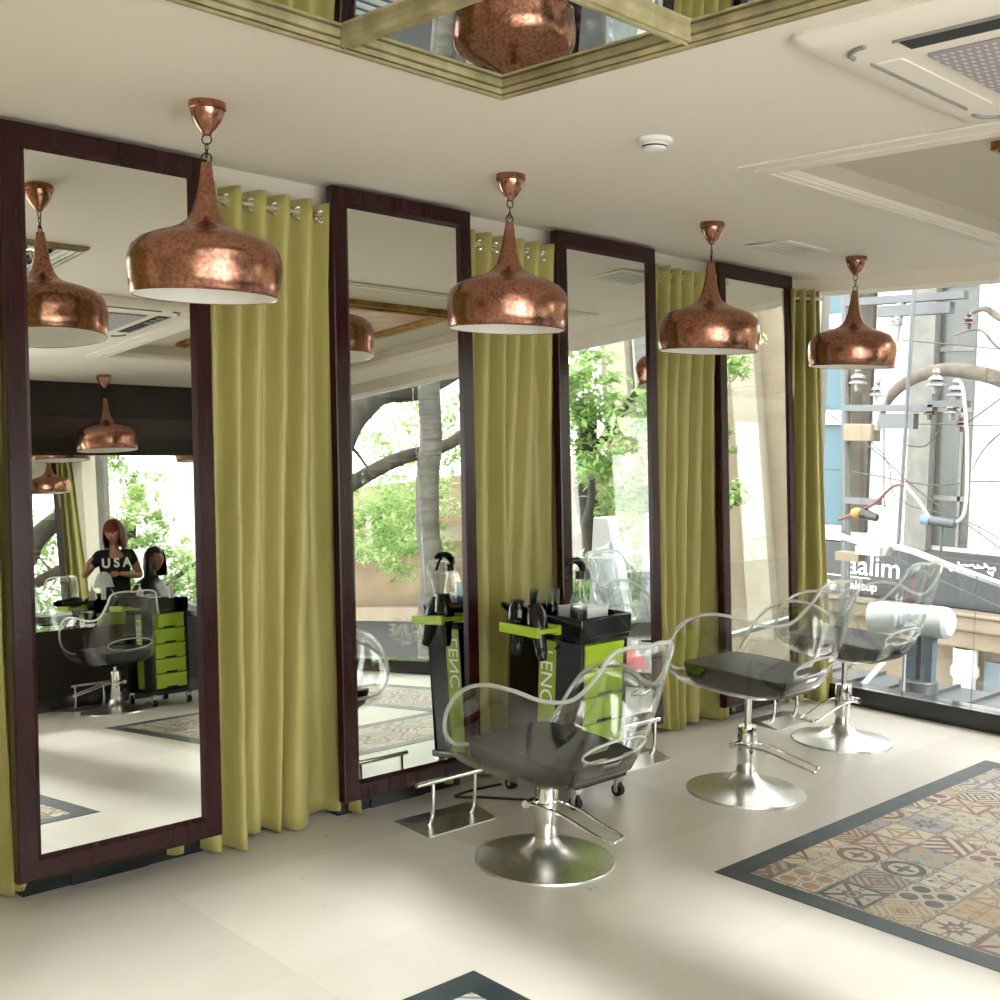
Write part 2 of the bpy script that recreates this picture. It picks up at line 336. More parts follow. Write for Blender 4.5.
for a,w_,d in ((.0165,.004,-.0195),(.042,.005,-.019),(.058,.007,-.006)):
    for off in (-a,): b.box((LXc+a,-a-w_/2,d),(-a,-a+w_/2,d+.006)); b.box((LXc+a,LYc+a-w_/2,d),(-a,LYc+a+w_/2,d+.006)); b.box((-a-w_/2,LYc+a,d),(-a+w_/2,-a,d+.006)); b.box((LXc+a-w_/2,LYc+a,d),(LXc+a+w_/2,-a,d+.006))
b.build('dark_lining','gilt_dark',t,smooth=False)
for off in (-.75,-1.46,-2.17): mould('moulding','x',LXc+.03,-.03,off,.05)
for off in (-.64,-1.28,-1.92): mould('moulding','y',LYc+.03,-.03,off,.05)
MB().box((LXc,LYc,.012),(0,0,.02)).build('mirror_pane','mirror_silver',t,smooth=False)
# mirror wall (behind), left wall, back wall
struct(MB().box((LX-.2,WALLY,0),(WX+.2,WALLY+.2,CZ+.3)).build('wall_back','wall_paint',smooth=False))
struct(MB().box((LX-.2,BY-.1,0),(LX,WALLY,CZ+.3)).build('wall_left','wall_paint',smooth=False))
struct(MB().box((LX,WALLY-.02,0),(WX,WALLY,.11)).build('baseboard_back','black_granite',smooth=False))
# side window (x = WX): glass panes, skirting, joints
struct(MB().box((WX-.07,BY,0),(WX+.1,WALLY,.116)).build('baseboard_right','black_granite',smooth=False))
YS=[BY,-.15,1.5,3.05,WALLY]
for i in range(4):
    g=MB().box((WX+.0,YS[i]+.002,.116),(WX+.012,YS[i+1]-.002,CZ-.092)).build('window_%d'%(i+1),'window_glass',smooth=False); struct(g)
b=MB()
for y in YS[1:-1]: b.box((WX-.001,y-.002,.116),(WX+.013,y+.002,CZ-.092))
struct(b.build('trim_9','clear_plastic',smooth=False))
struct(MB().box((7.13,4.36,-4.5),(7.36,4.75,3.2)).build('trim_10','concrete',smooth=False))
# opposite side: window to the left, pillar, narrow opening, long mirror on dark panelling
HZ=2.17; PZ=.65
b=MB(); b.box((LX,BY-.1,0),(WX,BY,PZ)); struct(b.build('wall_front','dark_wood',smooth=False))
struct(MB().box((LX,BY,0),(WX-.07,BY+.02,.11)).build('baseboard_front','black_granite',smooth=False))
b=MB(); b.box((2.6,BY-.1,HZ),(WX,BY,CZ)); b.box((2.6,BY,HZ),(WX,BY+.03,2.3)); b.box((2.6,BY,2.48),(WX,BY+.03,CZ-.001)); struct(b.build('trim_11','dark_wood',smooth=False))
struct(MB().box((2.6,BY,2.3),(WX,BY+.012,2.48)).build('trim_12','brown_wood',smooth=False))
struct(MB().box((LX,BY-.1,CZ-.1),(2.6,BY,CZ+.02)).build('trim_13','ceiling_paint',smooth=False))
struct(MB().box((2.6,BY-.14,PZ),(3.1,BY+.02,HZ)).build('pillar','dark_wood',smooth=False))
struct(MB().box((3.62,BY-.1,PZ),(WX,BY-.012,HZ)).build('wall_front_mirror_backing','dark_wood',smooth=False))
for i,(a,c) in enumerate([(LX,-2.2),(-1.5,-.9),(-.2,.3)]): struct(MB().box((a,BY-.1,PZ),(c,BY,CZ-.1)).build('wall_front_pier','wall_paint',smooth=False))  # unseen piers, placed to narrow the window streaks on the copper lamps
for i,(a,c) in enumerate([(.3,1.45),(1.45,2.6),(-2.2,-1.5),(-.9,-.2)]): struct(MB().box((a+.02,BY-.05,PZ),(c-.02,BY-.04,CZ-.1)).build('window_%d'%(6+i),'window_glass',smooth=False))  # the two leftmost panes are unseen, added to brighten the ceiling
struct(MB().box((3.1,BY-.05,PZ),(3.62,BY-.04,HZ)).build('window_10','window_glass',smooth=False))
t=thing('wall_mirror','long wall mirror between dark panelling, seen reflected in the first standing mirror','mirror',(3.64,BY,PZ))
MB().box((0,-.01,.0),(3.28,-.003,HZ-PZ)).build('mirror_glass','mirror_silver',t,smooth=False)
b=MB(); b.box((0,-.01,-.0),(3.28,.006,.02)); b.box((0,-.01,HZ-PZ-.02),(3.28,.006,HZ-PZ)); b.build('edge_trim','dark_wood',t,smooth=False)
# ------------------------------------------------------------------ tall leaning mirrors
LEAN=math.atan(.0635); MW=.802; BW=.088; MH=2.66
mlab=['tall dark mahogany framed mirror, leftmost, reflecting the stylist','tall mahogany framed mirror behind the nearest clear chair, reflecting the tree trunk','tall mahogany framed mirror right behind the black and lime trolley','tall mahogany framed mirror farthest away, beside the street window']
mir=thing('standing_mirror',mlab[0],'mirror',(1.562,MY,.108),0,'tall framed mirrors along the curtain wall')
def lean(v): return Vector((v.x, v.y*cos(LEAN)+v.z*sin(LEAN), -v.y*sin(LEAN)+v.z*cos(LEAN)))
def rail(axis,a,b_,flip):
    # mitred rail: outer edge length MW or MH; profile (across from outer, depth y)
    prof=[(0,.045),(0,.004),(.006,0),(BW-.02,0),(BW-.012,.006),(BW,.014),(BW,.045)]
    m=MB(); L=MW if axis=='x' else MH; rg=[[],[]]
    for w,y in prof:
        for e,rr in enumerate(rg):
            s=w if e==0 else L-w
            across=w if not flip else (MH if axis=='x' else MW)-w
            rr.append((s,y,across) if axis=='x' else (across,y,s))
    m.rings(rg,True,True); m.map(lean); return m
for ax,fl in (('x',False),('x',True),('z',False),('z',True)): rail(ax,0,0,fl).build('frame_rail','mahogany',mir,angle=25)
MB().box((BW-.01,.013,BW-.01),(MW-BW+.01,.02,MH-BW+.01)).map(lean).build('mirror_glass','mirror_silver',mir,smooth=False)
MB().box((.02,.03,.02),(MW-.02,.044,MH-.02)).map(lean).build('backing_board','dark_wood',mir,smooth=False)
b=MB(); b.box((.07,.15,-.108),(MW-.005,.27,.0)); b.build('plinth','black_granite',mir,smooth=False); b=MB(); b.box((.1,.02,-.012),(.7,.16,-.004)); b.build('support_plate','dark_metal',mir,smooth=False)
MB().box((.25,.142,-.108),(.56,.149,-.013)).build('plinth_block','black_granite',mir,smooth=False)
for i in range(1,4): dup(mir,(1.562+1.397*i,MY,.108),0,mlab[i])
# ------------------------------------------------------------------ curtains
def curtain(x0,x1,seed,label,nf,yb,zt=2.685,y0=4.215,rz=0,skew=0):
    rr=random.Random(seed); t=thing('curtain',label,'curtain',(x0,y0,0),rz,'olive curtains on the mirror wall')
    W=x1-x0; nu=nf*14; nv=46; ph=[rr.uniform(-.7,.7) for _ in range(nf+2)]; am=[rr.uniform(.45,1.35) for _ in range(nf+2)]; fl=[rr.uniform(.2,1) for _ in range(nf+2)]; dr=[rr.uniform(-1.1,1.1) for _ in range(nf+2)]; vs=[]; fs=[]
    def lerp(A,s):
        i=int(s); f=s-i; f=f*f*(3-2*f); return A[i]*(1-f)+A[i+1]*f
    for j in range(nv+1):
        v=j/nv; z=zt*(1-v)+.012*v
        for i in range(nu+1):
            s=i/nu*nf; k=min(v*1.3,1)
            a=.044*(1+(lerp(am,s)-1)*k)*(1+.25*v)
            xx=i/nu*W*(1+skew*v)+ k*.07*lerp(ph,s)+v*v*.07*lerp(dr,s)
            sn=sin(2*PI*s+k*1.1*lerp(ph,s)); y=-a*(sn if v<.02 else ((abs(sn)**(.85-.35*k))*(1 if sn>0 else -1)))
            y-= v**2.2*yb*lerp(fl,s)
            y+=.006*noise.noise(Vector((xx*9,z*4,seed)))+.010*v*noise.noise(Vector((xx*4,z*6,seed+3)))
            hem=.012*v**8*sin(s*2.1+seed)
            vs.append((xx,y,z+max(hem,-.004)+(.004*sin(2*PI*s*1.0) if j==0 else 0)))
    for j in range(nv):
        for i in range(nu): a_=j*(nu+1)+i; fs.append((a_,a_+1,a_+nu+2,a_+nu+1))
    m=MB().add(vs,fs); m.build('drape','curtain_satin',t,solid=.004,angle=80)
    for k in range(nf*2):
        s=(k+.5)/2
        if abs(sin(2*PI*s))<.5 or True:
            xx=(k*.5)/nf*W+ .0; 
            if xx<.02 or xx>W-.02: continue
            c=Vector((xx,0,zt-.055)); pts=[c+Vector((.004*sin(a_)*0,.024*cos(a_),.024*sin(a_))) for a_ in [2*PI*q/14 for q in range(14)]]
            sl=1 if k%2 else -1; pts=[Vector((c.x+ (p.y)*sl*.75,p.y*.8,p.z)) for p in pts]
            MB().tube(pts,.0055,6,True).build('grommet','chrome',t)
    return t
curtain(.55,1.76,3,'olive curtain at the left edge of the photo, left of the first mirror',9,.02)
curtain(2.26,3.17,1,'wide olive curtain between the first and second mirrors, behind the nearest copper lamp',8,.15)
curtain(3.66,4.54,8,'olive curtain between second and third mirrors, behind the black trolley',8,.08)
curtain(5.06,5.94,4,'olive curtain between third and fourth mirrors',8,.10)
curtain(6.54,6.74,6,'narrow olive curtain in the corner beside the street window',3,.02,2.68,4.17,-.62,1.0)
rlab=['short steel curtain rod left of the first mirror','steel curtain rod with eyelets between first and second mirrors','steel curtain rod between second and third mirrors','steel curtain rod between third and fourth mirrors','short steel curtain rod in the window corner']
for k,((a,c),l) in enumerate(zip([(.5,1.8),(2.2,3.16),(3.6,4.56),(5.0,5.95),(6.5,6.77)],rlab)):
    t=thing('curtain_rod',l,'curtain rod',(a,4.215 if k<4 else 4.19,2.63 if k<4 else 2.625),0 if k<4 else -.62); MB().cyl((0,0,0),(c-a,0,0),.011,12).build('rod','chrome',t)
    for x in (.05,c-a-.05): MB().box((x-.012,0,-.014),(x+.012,.08 if k<4 else .1,.014)).build('bracket','chrome',t,smooth=False)
# ------------------------------------------------------------------ copper pendants
lp=thing('pendant_lamp','large copper pendant lamp nearest the camera, left of the others','pendant lamp',(1.978,3.489,CZ),0,'copper pendant lamps')
rz=-.629
shade=[(.238,0),(.2405,.003),(.246,.04),(.251,.085),(.249,.122),(.239,.152),(.213,.178),(.168,.198),(.122,.212),(.086,.228),(.061,.248),(.047,.272),(.036,.31),(.027,.36),(.02,.41),(.0165,.435),(.001,.437)]
MB().lathe([(r,z+rz) for r,z in shade],56).build('shade','copper',lp,angle=60)
MB().lathe([(.2385,rz-.001),(.236,rz-.001),(.241,rz+.04),(.245,rz+.085),(.243,rz+.12),(.23,rz+.148),(.2,rz+.17),(.1,rz+.2),(.001,rz+.205)],56).build('shade_lining','white_enamel',lp,angle=60)
MB().tube([(.2395*cos(a*PI/28),.2395*sin(a*PI/28),rz) for a in range(56)],.0035,6,True).build('rim_bead','copper',lp)
MB().lathe([(.001,0),(.06,0),(.061,-.004),(.061,-.022),(.056,-.025),(.054,-.036),(.046,-.058),(.030,-.082),(.019,-.094),(.015,-.104),(.001,-.107)],36).build('canopy','copper',lp,angle=30)
b=MB(); ztop=-.107; zb=rz+.437
b.tube([(.008*cos(2*PI*i/14)*1.4,-.008*cos(2*PI*i/14)*1.4,ztop-.012+.016*sin(2*PI*i/14)) for i in range(14)],.0025,6,True)
b.tube([(.012*cos(2*PI*i/14),-.012*cos(2*PI*i/14),zb+.012+.017*sin(2*PI*i/14)) for i in range(14)],.0028,6,True)
n=2; hgt=(ztop-.02)-(zb+.022)
for k in range(n):
    c0=zb+.016+hgt*(k+.5)/n; hh=hgt/n*.72
    pts=[]
    for i in range(14):
        a=2*PI*i/14; x=.005*cos(a); zz=c0+hh*.95*sin(a)*.9
        pts.append((x,0,zz) if k%2 else (0,x,zz))
    b.tube(pts,.0022,6,True)
b.build('chain','dark_metal',lp)
MB().sphere((0,0,rz+.14),(.032,.032,.045)).build('bulb','bulb_glass',lp)
LL=['copper pendant lamp above the nearest clear chair, second from the left','copper pendant lamp third from the left, before the third curtain','smallest looking copper pendant lamp, hanging before the street window']
for i in range(1,4): dup(lp,(1.978+1.392*i,3.489,CZ),.7*i,LL[i-1])
for x,l in ((2.981,'copper pendant lamp across the salon, over the pillar'),(4.373,'copper pendant lamp seen in the first mirror, before the dark header'),(5.765,'copper pendant lamp across the salon, near the client')): dup(lp,(x,-1.066,CZ),x,l)
# ------------------------------------------------------------------ styling chairs
def chairparts(t,hz):
    """hz: height of the hull bottom above the floor"""
    rim=[(0,.262,.085),(.16,.266,.085),(.265,.262,.10),(.332,.25,.165),(.362,.205,.265),(.368,.12,.355),(.362,0,.400),(.338,-.13,.398),(.292,-.25,.372),(.242,-.350,.39),(.204,-.43,.485),(.176,-.47,.565),(.09,-.488,.585),(0,-.49,.578)]
    base=[(0,.20,.02),(.13,.20,.02),(.19,.185,.02),(.215,.15,.02),(.22,.10,.018),(.22,.04,.012),(.215,-.03,.008),(.21,-.10,.006),(.205,-.165,.008),(.19,-.21,.014),(.165,-.245,.022),(.125,-.266,.03),(.065,-.275,.034),(0,-.277,.035)]
    rp=smoothpath(rim,6); bp=smoothpath(base,6)
    def full(P): return P+[Vector((-p.x,p.y,p.z)) for p in reversed(P[1:-1])]
    RP,BP=full(rp),full(bp); n=len(RP); NS=12; vs=[]; fs=[]
    for i in range(n):
        a,c=BP[i],RP[i]; q=Vector((a.x+(c.x-a.x)*.97,a.y+(c.y-a.y)*(.97 if c.y>-.2 else .40),a.z+.02))
        for k in range(NS+1):
            s=k/NS; vs.append(a*(1-s)**2+q*2*s*(1-s)+c*s*s+Vector((0,0,hz)))
    for i in range(n):
        j=(i+1)%n
        for k in range(NS):
            ids=(i*(NS+1)+k,j*(NS+1)+k,j*(NS+1)+k+1,i*(NS+1)+k+1); c=sum((vs[q] for q in ids),Vector())/4
            # hand slot low in the backrest
            if c.y<-.26 and (c.x/.18)**2+((c.z-hz-.165)/.045)**2<1: continue
            fs.append(ids)
    cb=len(vs); vs.append(Vector((0,-.04,hz)))
    for i in range(n): fs.append((i*(NS+1),((i+1)%n)*(NS+1),cb))
    sh=MB().add(vs,fs).build('shell','acrylic',t,solid=.008,angle=180)
    MB().tube([p+Vector((0,0,hz)) for p in RP],.0085,8,True).build('shell_rim','acrylic_edge',t)
    pts=[]
    for i in range(40):
        a=2*PI*i/40; x=.18*cos(a); z=.165+.047*sin(a)
        # y on the back surface by height
        y0=-.322-.055*(z-.10)/.09+.35*x*x; pts.append((x,y0,z+hz))
    MB().tube(pts,.0055,8,True).build('slot_rim','acrylic_edge',t)
    # cushion
    cv=MB(); rg=[]
    out=[(.205,.243),(.232,.22),(.240,.1),(.240,-.05),(.232,-.18),(.222,-.26),(.185,-.31),(0,-.318)]
    o2=[(0,.246),(.12,.246)]+out; o2=o2+[(-x,y) for x,y in reversed(o2[1:-1])]
    for z,s in ((.018,.80),(.05,.93),(.108,1.0),(.120,1.0),(.1245,.985),(.126,.6),(.125,.25)):
        rg.append([(x*s,-.03+(y+.03)*s,z+hz-.02*max(0,-(y))/.3*(1 if z>.1 else .3)) for x,y in o2])
    cv.rings(rg,True,True).build('seat_cushion','black_leather',t,angle=32)
    # fittings under the shell
    MB().box((-.10,-.12,hz-.022),(.10,.10,hz-.006)).build('seat_bracket','black_plastic',t,smooth=False,bevel=.004)
    MB().cyl((0,0,.325),(0,0,hz-.012),.017,16).build('piston','chrome',t)
    MB().lathe([(.001,.09),(.044,.09),(.046,.094),(.046,.315),(.043,.326),(.02,.328),(.001,.328)],28).build('pump_cylinder','chrome',t,angle=35)
    MB().lathe([(.001,.0),(.2835,.0),(.2835,.006),(.281,.010),(.2,.022),(.12,.038),(.075,.062),(.055,.088),(.05,.1),(.001,.1)],56).build('base_disc','brushed_chrome',t,angle=35)
def pedal(t,ang):
    d=Matrix.Rotation(ang,3,'Z'); b=MB()
    P=[(-.04,.055,.235),(.10,.055,.228),(.24,.05,.19),(.34,.045,.165),(.345,.0,.163),(.34,-.045,.165),(.24,-.05,.19),(.10,-.055,.228),(-.04,-.055,.235)]
    b.tube([d@Vector(p) for p in smoothpath(P,4)],.006,8); b.build('foot_lever','chrome',t)
    b=MB(); b.cyl(d@Vector((-.05,-.075,.235)),d@Vector((-.05,.075,.235)),.017,14); b.build('lever_hub','chrome',t)
CH=[((3.354,3.177),.365,.0,-PI/2+.12,'clear acrylic styling chair nearest the camera, on chrome disc base'),
    ((4.767,3.182),.505,.03,-PI/2+.25,'clear acrylic styling chair in the middle of the row, raised high'),
    ((6.017,3.378),.49,-.03,PI*.98,'clear acrylic styling chair farthest away, before the street window'),
    ((4.27,-.93),.39,math.radians(184),PI*.02,'clear acrylic styling chair seen reflected in the first mirror'),
    ((5.61,-.41),.38,math.radians(-118),PI*.5,'clear acrylic styling chair under the seated client')]
for (x,y),hz,rzz,pa,l in CH:
    t=thing('styling_chair',l,'chair',(x,y,0),rzz,'clear styling chairs'); chairparts(t,hz); pedal(t,pa-rzz if rzz<1.5 and rzz>-1.5 else pa)
# ------------------------------------------------------------------ footrests
fr=thing('footrest','chrome footrest on the floor before the second mirror, left of the nearest chair','footrest',(3.375,3.80,0),0,'chrome footrests')
b=MB(); b.add([(-.215,-.13,.0),(.175,-.13,0),(.235,.115,0),(-.2,.125,0),(-.215,-.13,.004),(.175,-.13,.004),(.235,.115,.004),(-.2,.125,.004),(-.19,.0,.022),(.19,.0,.022)],[(3,2,1,0),(0,1,5,4),(2,3,7,6),(4,5,9,8),(8,9,6,7),(1,2,6,9,5),(3,0,4,8,7)])
b.build('foot_plate','brushed_chrome',fr,smooth=False)
for x in (-.13,.115): MB().tube(smoothpath([(x-.01,-.03,.012),(x,-.038,.03),(x+.0,-.05,.08),(x,-.05,.2)],4),.0085,10).build('post','chrome',fr)
MB().cyl((-.225,-.05,.206),(.15,-.05,.206),.0115,14).build('foot_bar','chrome',fr)
dup(fr,(4.76,3.885,0),0,'chrome footrest behind the trolley, before the third mirror'); dup(fr,(6.13,3.87,0),0,'chrome footrest farthest away, before the fourth mirror')
dup(fr,(4.22,-1.38,0),PI,'chrome footrest against the dark panelling, seen in the first mirror')
# ------------------------------------------------------------------ trolleys
def trolley(t,side):
    w,d=.17,.225
    b=MB(); b.box((-w,-d,.10),(w,d,.125)); b.box((-w,-d,.125),(-w+.03,-d+.03,.80)); b.box((w-.03,-d,.125),(w,-d+.03,.80)); b.box((-w,d-.03,.125),(-w+.03,d,.80)); b.box((w-.03,d-.03,.125),(w,d,.80))
    b.box((-w,-d+.03,.125),(-w+.012,d-.03,.80)); b.box((w-.012,-d+.03,.125),(w,d-.03,.80)); b.build('body','black_plastic',t,bevel=.006)
    b=MB(); b.box((-w-.006,-d-.006,.765),(w+.006,d+.006,.815)); frame(b,-w-.012,w+.012,-d-.012,d+.012,.016,.79,.885); b.build('top_tray','black_gloss',t,bevel=.008)
    MB().box((-w-.012,-d-.012,.098),(w+.012,d+.012,.135)).build('base_bumper','black_plastic',t,bevel=.01)
    for k in range(5):
        z=.145+k*.124; b=MB(); b.box((-w+.034,-d-.004,z),(w-.034,d+.004,z+.117)); b.box((-w+.024,-d+.0,z+.092),(w-.024,d,z+.115))
        o=b.build('drawer','lime_plastic',t,bevel=.006)
        b=MB(); b.box((-.05,-d-.012,z+.0),(.05,-d-.003,z+.014)); b.box((-.05,d+.003,z),(.05,d+.012,z+.014)); b.build('drawer_handle','black_plastic',o,bevel=.003)
    for s in (-1,1):
        x=s*(w+.0015); b=MB(); b.box((min(x,s*w),-.075,.14),(max(x,s*w),.03,.76)); o=b.build('side_strip','lime_strip',t,smooth=False)
        text('lettering','LENC',.105,'white_print',(s*(w+.0022),.016 if s<0 else -.061,.72),(0,0,-1),(0,-1,0) if s<0 else (0,1,0),o,.0004)
    for sx in (-1,1):
        for sy in (-1,1):
            x,y=sx*(w-.015),sy*(d-.02); b=MB(); b.cyl((x-.014,y,.03),(x+.014,y,.03),.03,18); c=b.build('caster','black_rubber',t)
            b=MB(); b.cyl((x-.02,y,.03),(x+.02,y,.03),.012,12); b.box((x-.022,y-.012,.03),(x-.016,y+.012,.08)); b.box((x+.016,y-.012,.03),(x+.022,y+.012,.08)); b.box((x-.022,y-.02,.078),(x+.022,y+.02,.1)); b.build('caster_fork','chrome',c,bevel=.002)
    s=side; b=MB(); xa,xb=s*(w+.012),s*(w+.18)
    b.box((min(xa,xb),-.115,.815),(max(xa,xb),-.09,.835)); b.box((min(xa,xb),.10,.815),(max(xa,xb),.125,.835)); b.box((min(xb-s*.02,xb),-.115,.80),(max(xb-s*.02,xb),.125,.845)); b.box((min(xa,xa+s*.03),-.115,.80),(max(xa,xa+s*.03),.125,.845)); b.box((min(xa,xb),-.01,.815),(max(xa,xb),.01,.835))
    b.build('dryer_holder','lime_plastic',t,bevel=.004)
T1=(4.065,3.735); t=thing('salon_trolley','black salon trolley with lime green drawers beside the nearest clear chair','trolley',(*T1,0),.03); trolley(t,-1)
T2=(4.69,-1.0); t=thing('salon_trolley','black trolley with lime drawers seen reflected in the first mirror, before the client','trolley',(*T2,0),PI); trolley(t,1)
# on the first trolley
Zt=.8155
def put(T,x,y): return (T[0]+x,T[1]+y,Zt)
t=thing('spray_bottle','clear spray bottle with black trigger on the front of the trolley','bottle',put(T1,-.07,-.125)); t.scale=(1.12,1.12,1.2)
MB().lathe([(.001,0),(.036,0),(.038,.004),(.038,.10),(.032,.125),(.022,.15),(.016,.175),(.015,.205),(.001,.206)],28).build('bottle_body','clear_plastic',t,angle=40)
MB().lathe([(.001,.003),(.033,.003),(.035,.006),(.035,.09),(.001,.092)],24).build('liquid','smoke_liquid',t)
b=MB(); b.cyl((0,0,.198),(0,0,.228),.019,16); b.build('cap','black_plastic',t)
b=MB(); b.tube(smoothpath([(.015,0,.225),(.01,0,.25),(-.02,0,.268),(-.06,0,.268),(-.085,0,.258)],4),[.014]*3+[.016]*6+[.013]*5+[.009]*3,10); b.tube(smoothpath([(-.05,0,.258),(-.068,0,.235),(-.085,0,.205)],4),.006,8); b.build('trigger_head','black_plastic',t)
def tubeglass(loc,h,r,l,liq,lab,nm='glass_beaker'):
    t=thing(nm,lab,'bottle',loc); MB().lathe([(.001,0),(r,0),(r,h),(r-.003,h),(r-.003,.004),(.001,.004)],24).build('glass_wall','clear_plastic',t,angle=40)
    MB().lathe([(.001,.005),(r-.004,.005),(r-.004,l),(.001,l)],24).build('liquid',liq,t,angle=40); return t
tubeglass(put(T1,-.115,.0),.18,.030,.11,'blue_liquid','tall clear beaker of blue liquid left of the spray bottle')
tubeglass(put(T1,-.1,.14),.16,.024,.145,'blue_liquid','small blue bottle at the back of the trolley, by the curtain','blue_bottle')
t=thing('cardboard_box','low pale grey box on the trolley behind the spray bottle','box',put(T1,.05,-.03)); MB().box((-.095,-.09,0),(.095,.09,.085)).build('box_body','bag_white',t,bevel=.003); MB().box((-.03,-.012,.0852),(.03,.012,.0858)).build('box_slot','dark_slot',t,smooth=False)
def dryer(t,mat,cord=1):
    P=[(.012,.0,.0),(.03,0,.0),(.045,0,.03),(.05,0,.09),(.047,0,.13),(.034,0,.16),(.028,0,.21)]
    MB().lathe([(r,z) for r,_,z in P]+[(.024,.21),(.024,.2),(.001,.19)],24).build('barrel',mat,t,angle=50)
    MB().lathe([(.026,.205),(.03,.22),(.02,.255),(.017,.26),(.001,.25)],20).build('nozzle','black_plastic',t,angle=50)
    MB().tube(smoothpath([(.03,0,.06),(.075,0,.06),(.12,0,.05),(.155,0,.045)],4),[.02,.02,.02,.019,.018,.018,.018,.017,.017,.017,.016,.016,.014],12).build('handle',mat,t)
    MB().tube(smoothpath([(.15,0,.045),(.18,.02,.045+.0),(.17,.05,.045-.07*cord),(.12,.06,.045-.14*cord),(.07,.04,.045-.16*cord)],6),.006,8).build('cord','black_rubber',t)
def ori(t,rx,ry,rz): t.rotation_euler=(rx,ry,rz)
t=thing('hair_dryer','glossy black hair dryer hanging nose down in the lime holder, nearer the curtain','hair dryer',(T1[0]-.285,T1[1]+.06,.95)); dryer(t,'black_gloss',-1); ori(t,PI,0,PI*.4)
t=thing('hair_dryer','black hair dryer resting in the lime holder, nearer the spray bottle','hair dryer',(T1[0]-.25,T1[1]-.01,.93)); dryer(t,'black_plastic',-1); ori(t,PI*.9,.25,PI*.1)
def tangle(T,x,y,z,lab,seed,n=5):
    rr=random.Random(seed); b=MB(); 
    pts=[(rr.uniform(-.09,.09),rr.uniform(-.07,.07),rr.uniform(.006,.075)) for _ in range(n*4)]
    b.tube(smoothpath(pts,5),.007,6); o=b.build('dryer_cord','black_rubber'); o.location=(T[0]+x,T[1]+y,z); return tag(o,lab,'cord')
tangle(T1,-.09,.055,Zt,'coiled black dryer cord on the trolley top before the blue bottle',4)
MB2=MB(); MB2.tube(smoothpath([(3.80,3.72,.02),(3.7,3.9,.008),(3.6,4.0,.008),(3.75,4.02,.008),(3.9,4.0,.008)],6),.006,8); tag(MB2.build('power_cord','black_rubber'),'black power cord lying on the floor behind the trolley','cord')
# on the second trolley
def pump(loc,h,r,lab,mat='white_plastic'):
    t=thing('pump_bottle',lab,'bottle',loc); MB().lathe([(.001,0),(r,0),(r,h*.7),(r*.4,h*.78),(r*.4,h*.85),(.001,h*.85)],20).build('bottle_body',mat,t,angle=40)
    b=MB(); b.cyl((0,0,h*.85),(0,0,h),.006,8); b.box((-.04,-.008,h*.97),(.01,.008,h)); b.build('pump_head','white_plastic',t,smooth=False); return t
pump(put(T2,-.1,-.06),.2,.03,'white pump bottle on the far trolley, in front of the stylist')
pump(put(T2,.09,.12),.24,.022,'slim white bottle on the far trolley, in front of the client')
t=thing('product_box','small white box on the far trolley between the two bottles','box',put(T2,-.045,.03)); MB().box((-.05,-.04,0),(.05,.04,.06)).build('box_body','white_plastic',t,bevel=.002)
t=thing('hair_dryer','black hair dryer lying on the far trolley, seen reflected','hair dryer',(T2[0]-.12,T2[1]+.12,Zt+.055)); dryer(t,'black_plastic'); ori(t,PI/2,0,-PI/2)
tangle(T2,-.27,.0,.812,'tangled black cord heaped on the lime holder of the far trolley',9,6)
# ------------------------------------------------------------------ ceiling fittings
t=thing('smoke_detector','round white smoke detector on the ceiling between the lamps and the recess','smoke detector',(3.297,2.678,CZ))
MB().lathe([(.001,0),(.062,0),(.063,-.004),(.061,-.014),(.046,-.02),(.04,-.036),(.026,-.044),(.001,-.045)],32).build('body','white_plastic',t,angle=30)
MB().lathe([(.0440,-.0215),(.0440,-.026),(.0430,-.031)],32).build('sensor_slot','dark_slot',t)
t=thing('air_conditioner','white cassette air conditioner in the ceiling with slotted louvres','air conditioner',(3.205,1.215,CZ))
b=MB(); H=.535; rr=.05
def rsq(h,r,z):
    out=[]
    for cx,cy,a0 in ((h-r,h-r,0),(-h+r,h-r,PI/2),(-h+r,-h+r,PI),(h-r,-h+r,3*PI/2)):
        for k in range(6): a=a0+PI/2*k/5; out.append((cx+r*cos(a),cy+r*sin(a),z))
    return out
b.rings([rsq(H,rr,-.0005),rsq(H,rr,-.012),rsq(H-.03,rr,-.035),rsq(H-.09,rr,-.04)],True,True); b.build('panel','ceiling_paint',t,angle=30)
g=MB(); g.box((-.27,-.27,-.05),(.27,.27,-.04)); g.build('intake_grille','lilac_grey',t,bevel=.004)
for k in range(4):
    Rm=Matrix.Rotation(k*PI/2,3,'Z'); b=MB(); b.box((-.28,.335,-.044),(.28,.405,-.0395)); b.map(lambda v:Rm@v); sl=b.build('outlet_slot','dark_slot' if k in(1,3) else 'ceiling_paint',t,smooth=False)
    for q in range(7):
        b=MB(); x=-.24+q*.08; b.box((x-.022,.35,-.050),(x+.022,.395,-.0445)); b.map(lambda v:Rm@v); 
        if q<3 and k in (1,3): b.build('vane','grey_plastic',sl,smooth=False)
    b=MB(); b.box((-.29,.415,-.047),(.29,.42,-.04)); b.map(lambda v:Rm@v); b.build('louvre_edge','grey_plastic',t,smooth=False)
    b=MB(); pts=[(.36+.07*cos(a),.36+.07*sin(a),-.042) for a in [PI/2*i/6 for i in range(7)]]; b.tube(pts,.008,6); b.map(lambda v:Rm@v); b.build('corner_cover','grey_plastic',t)
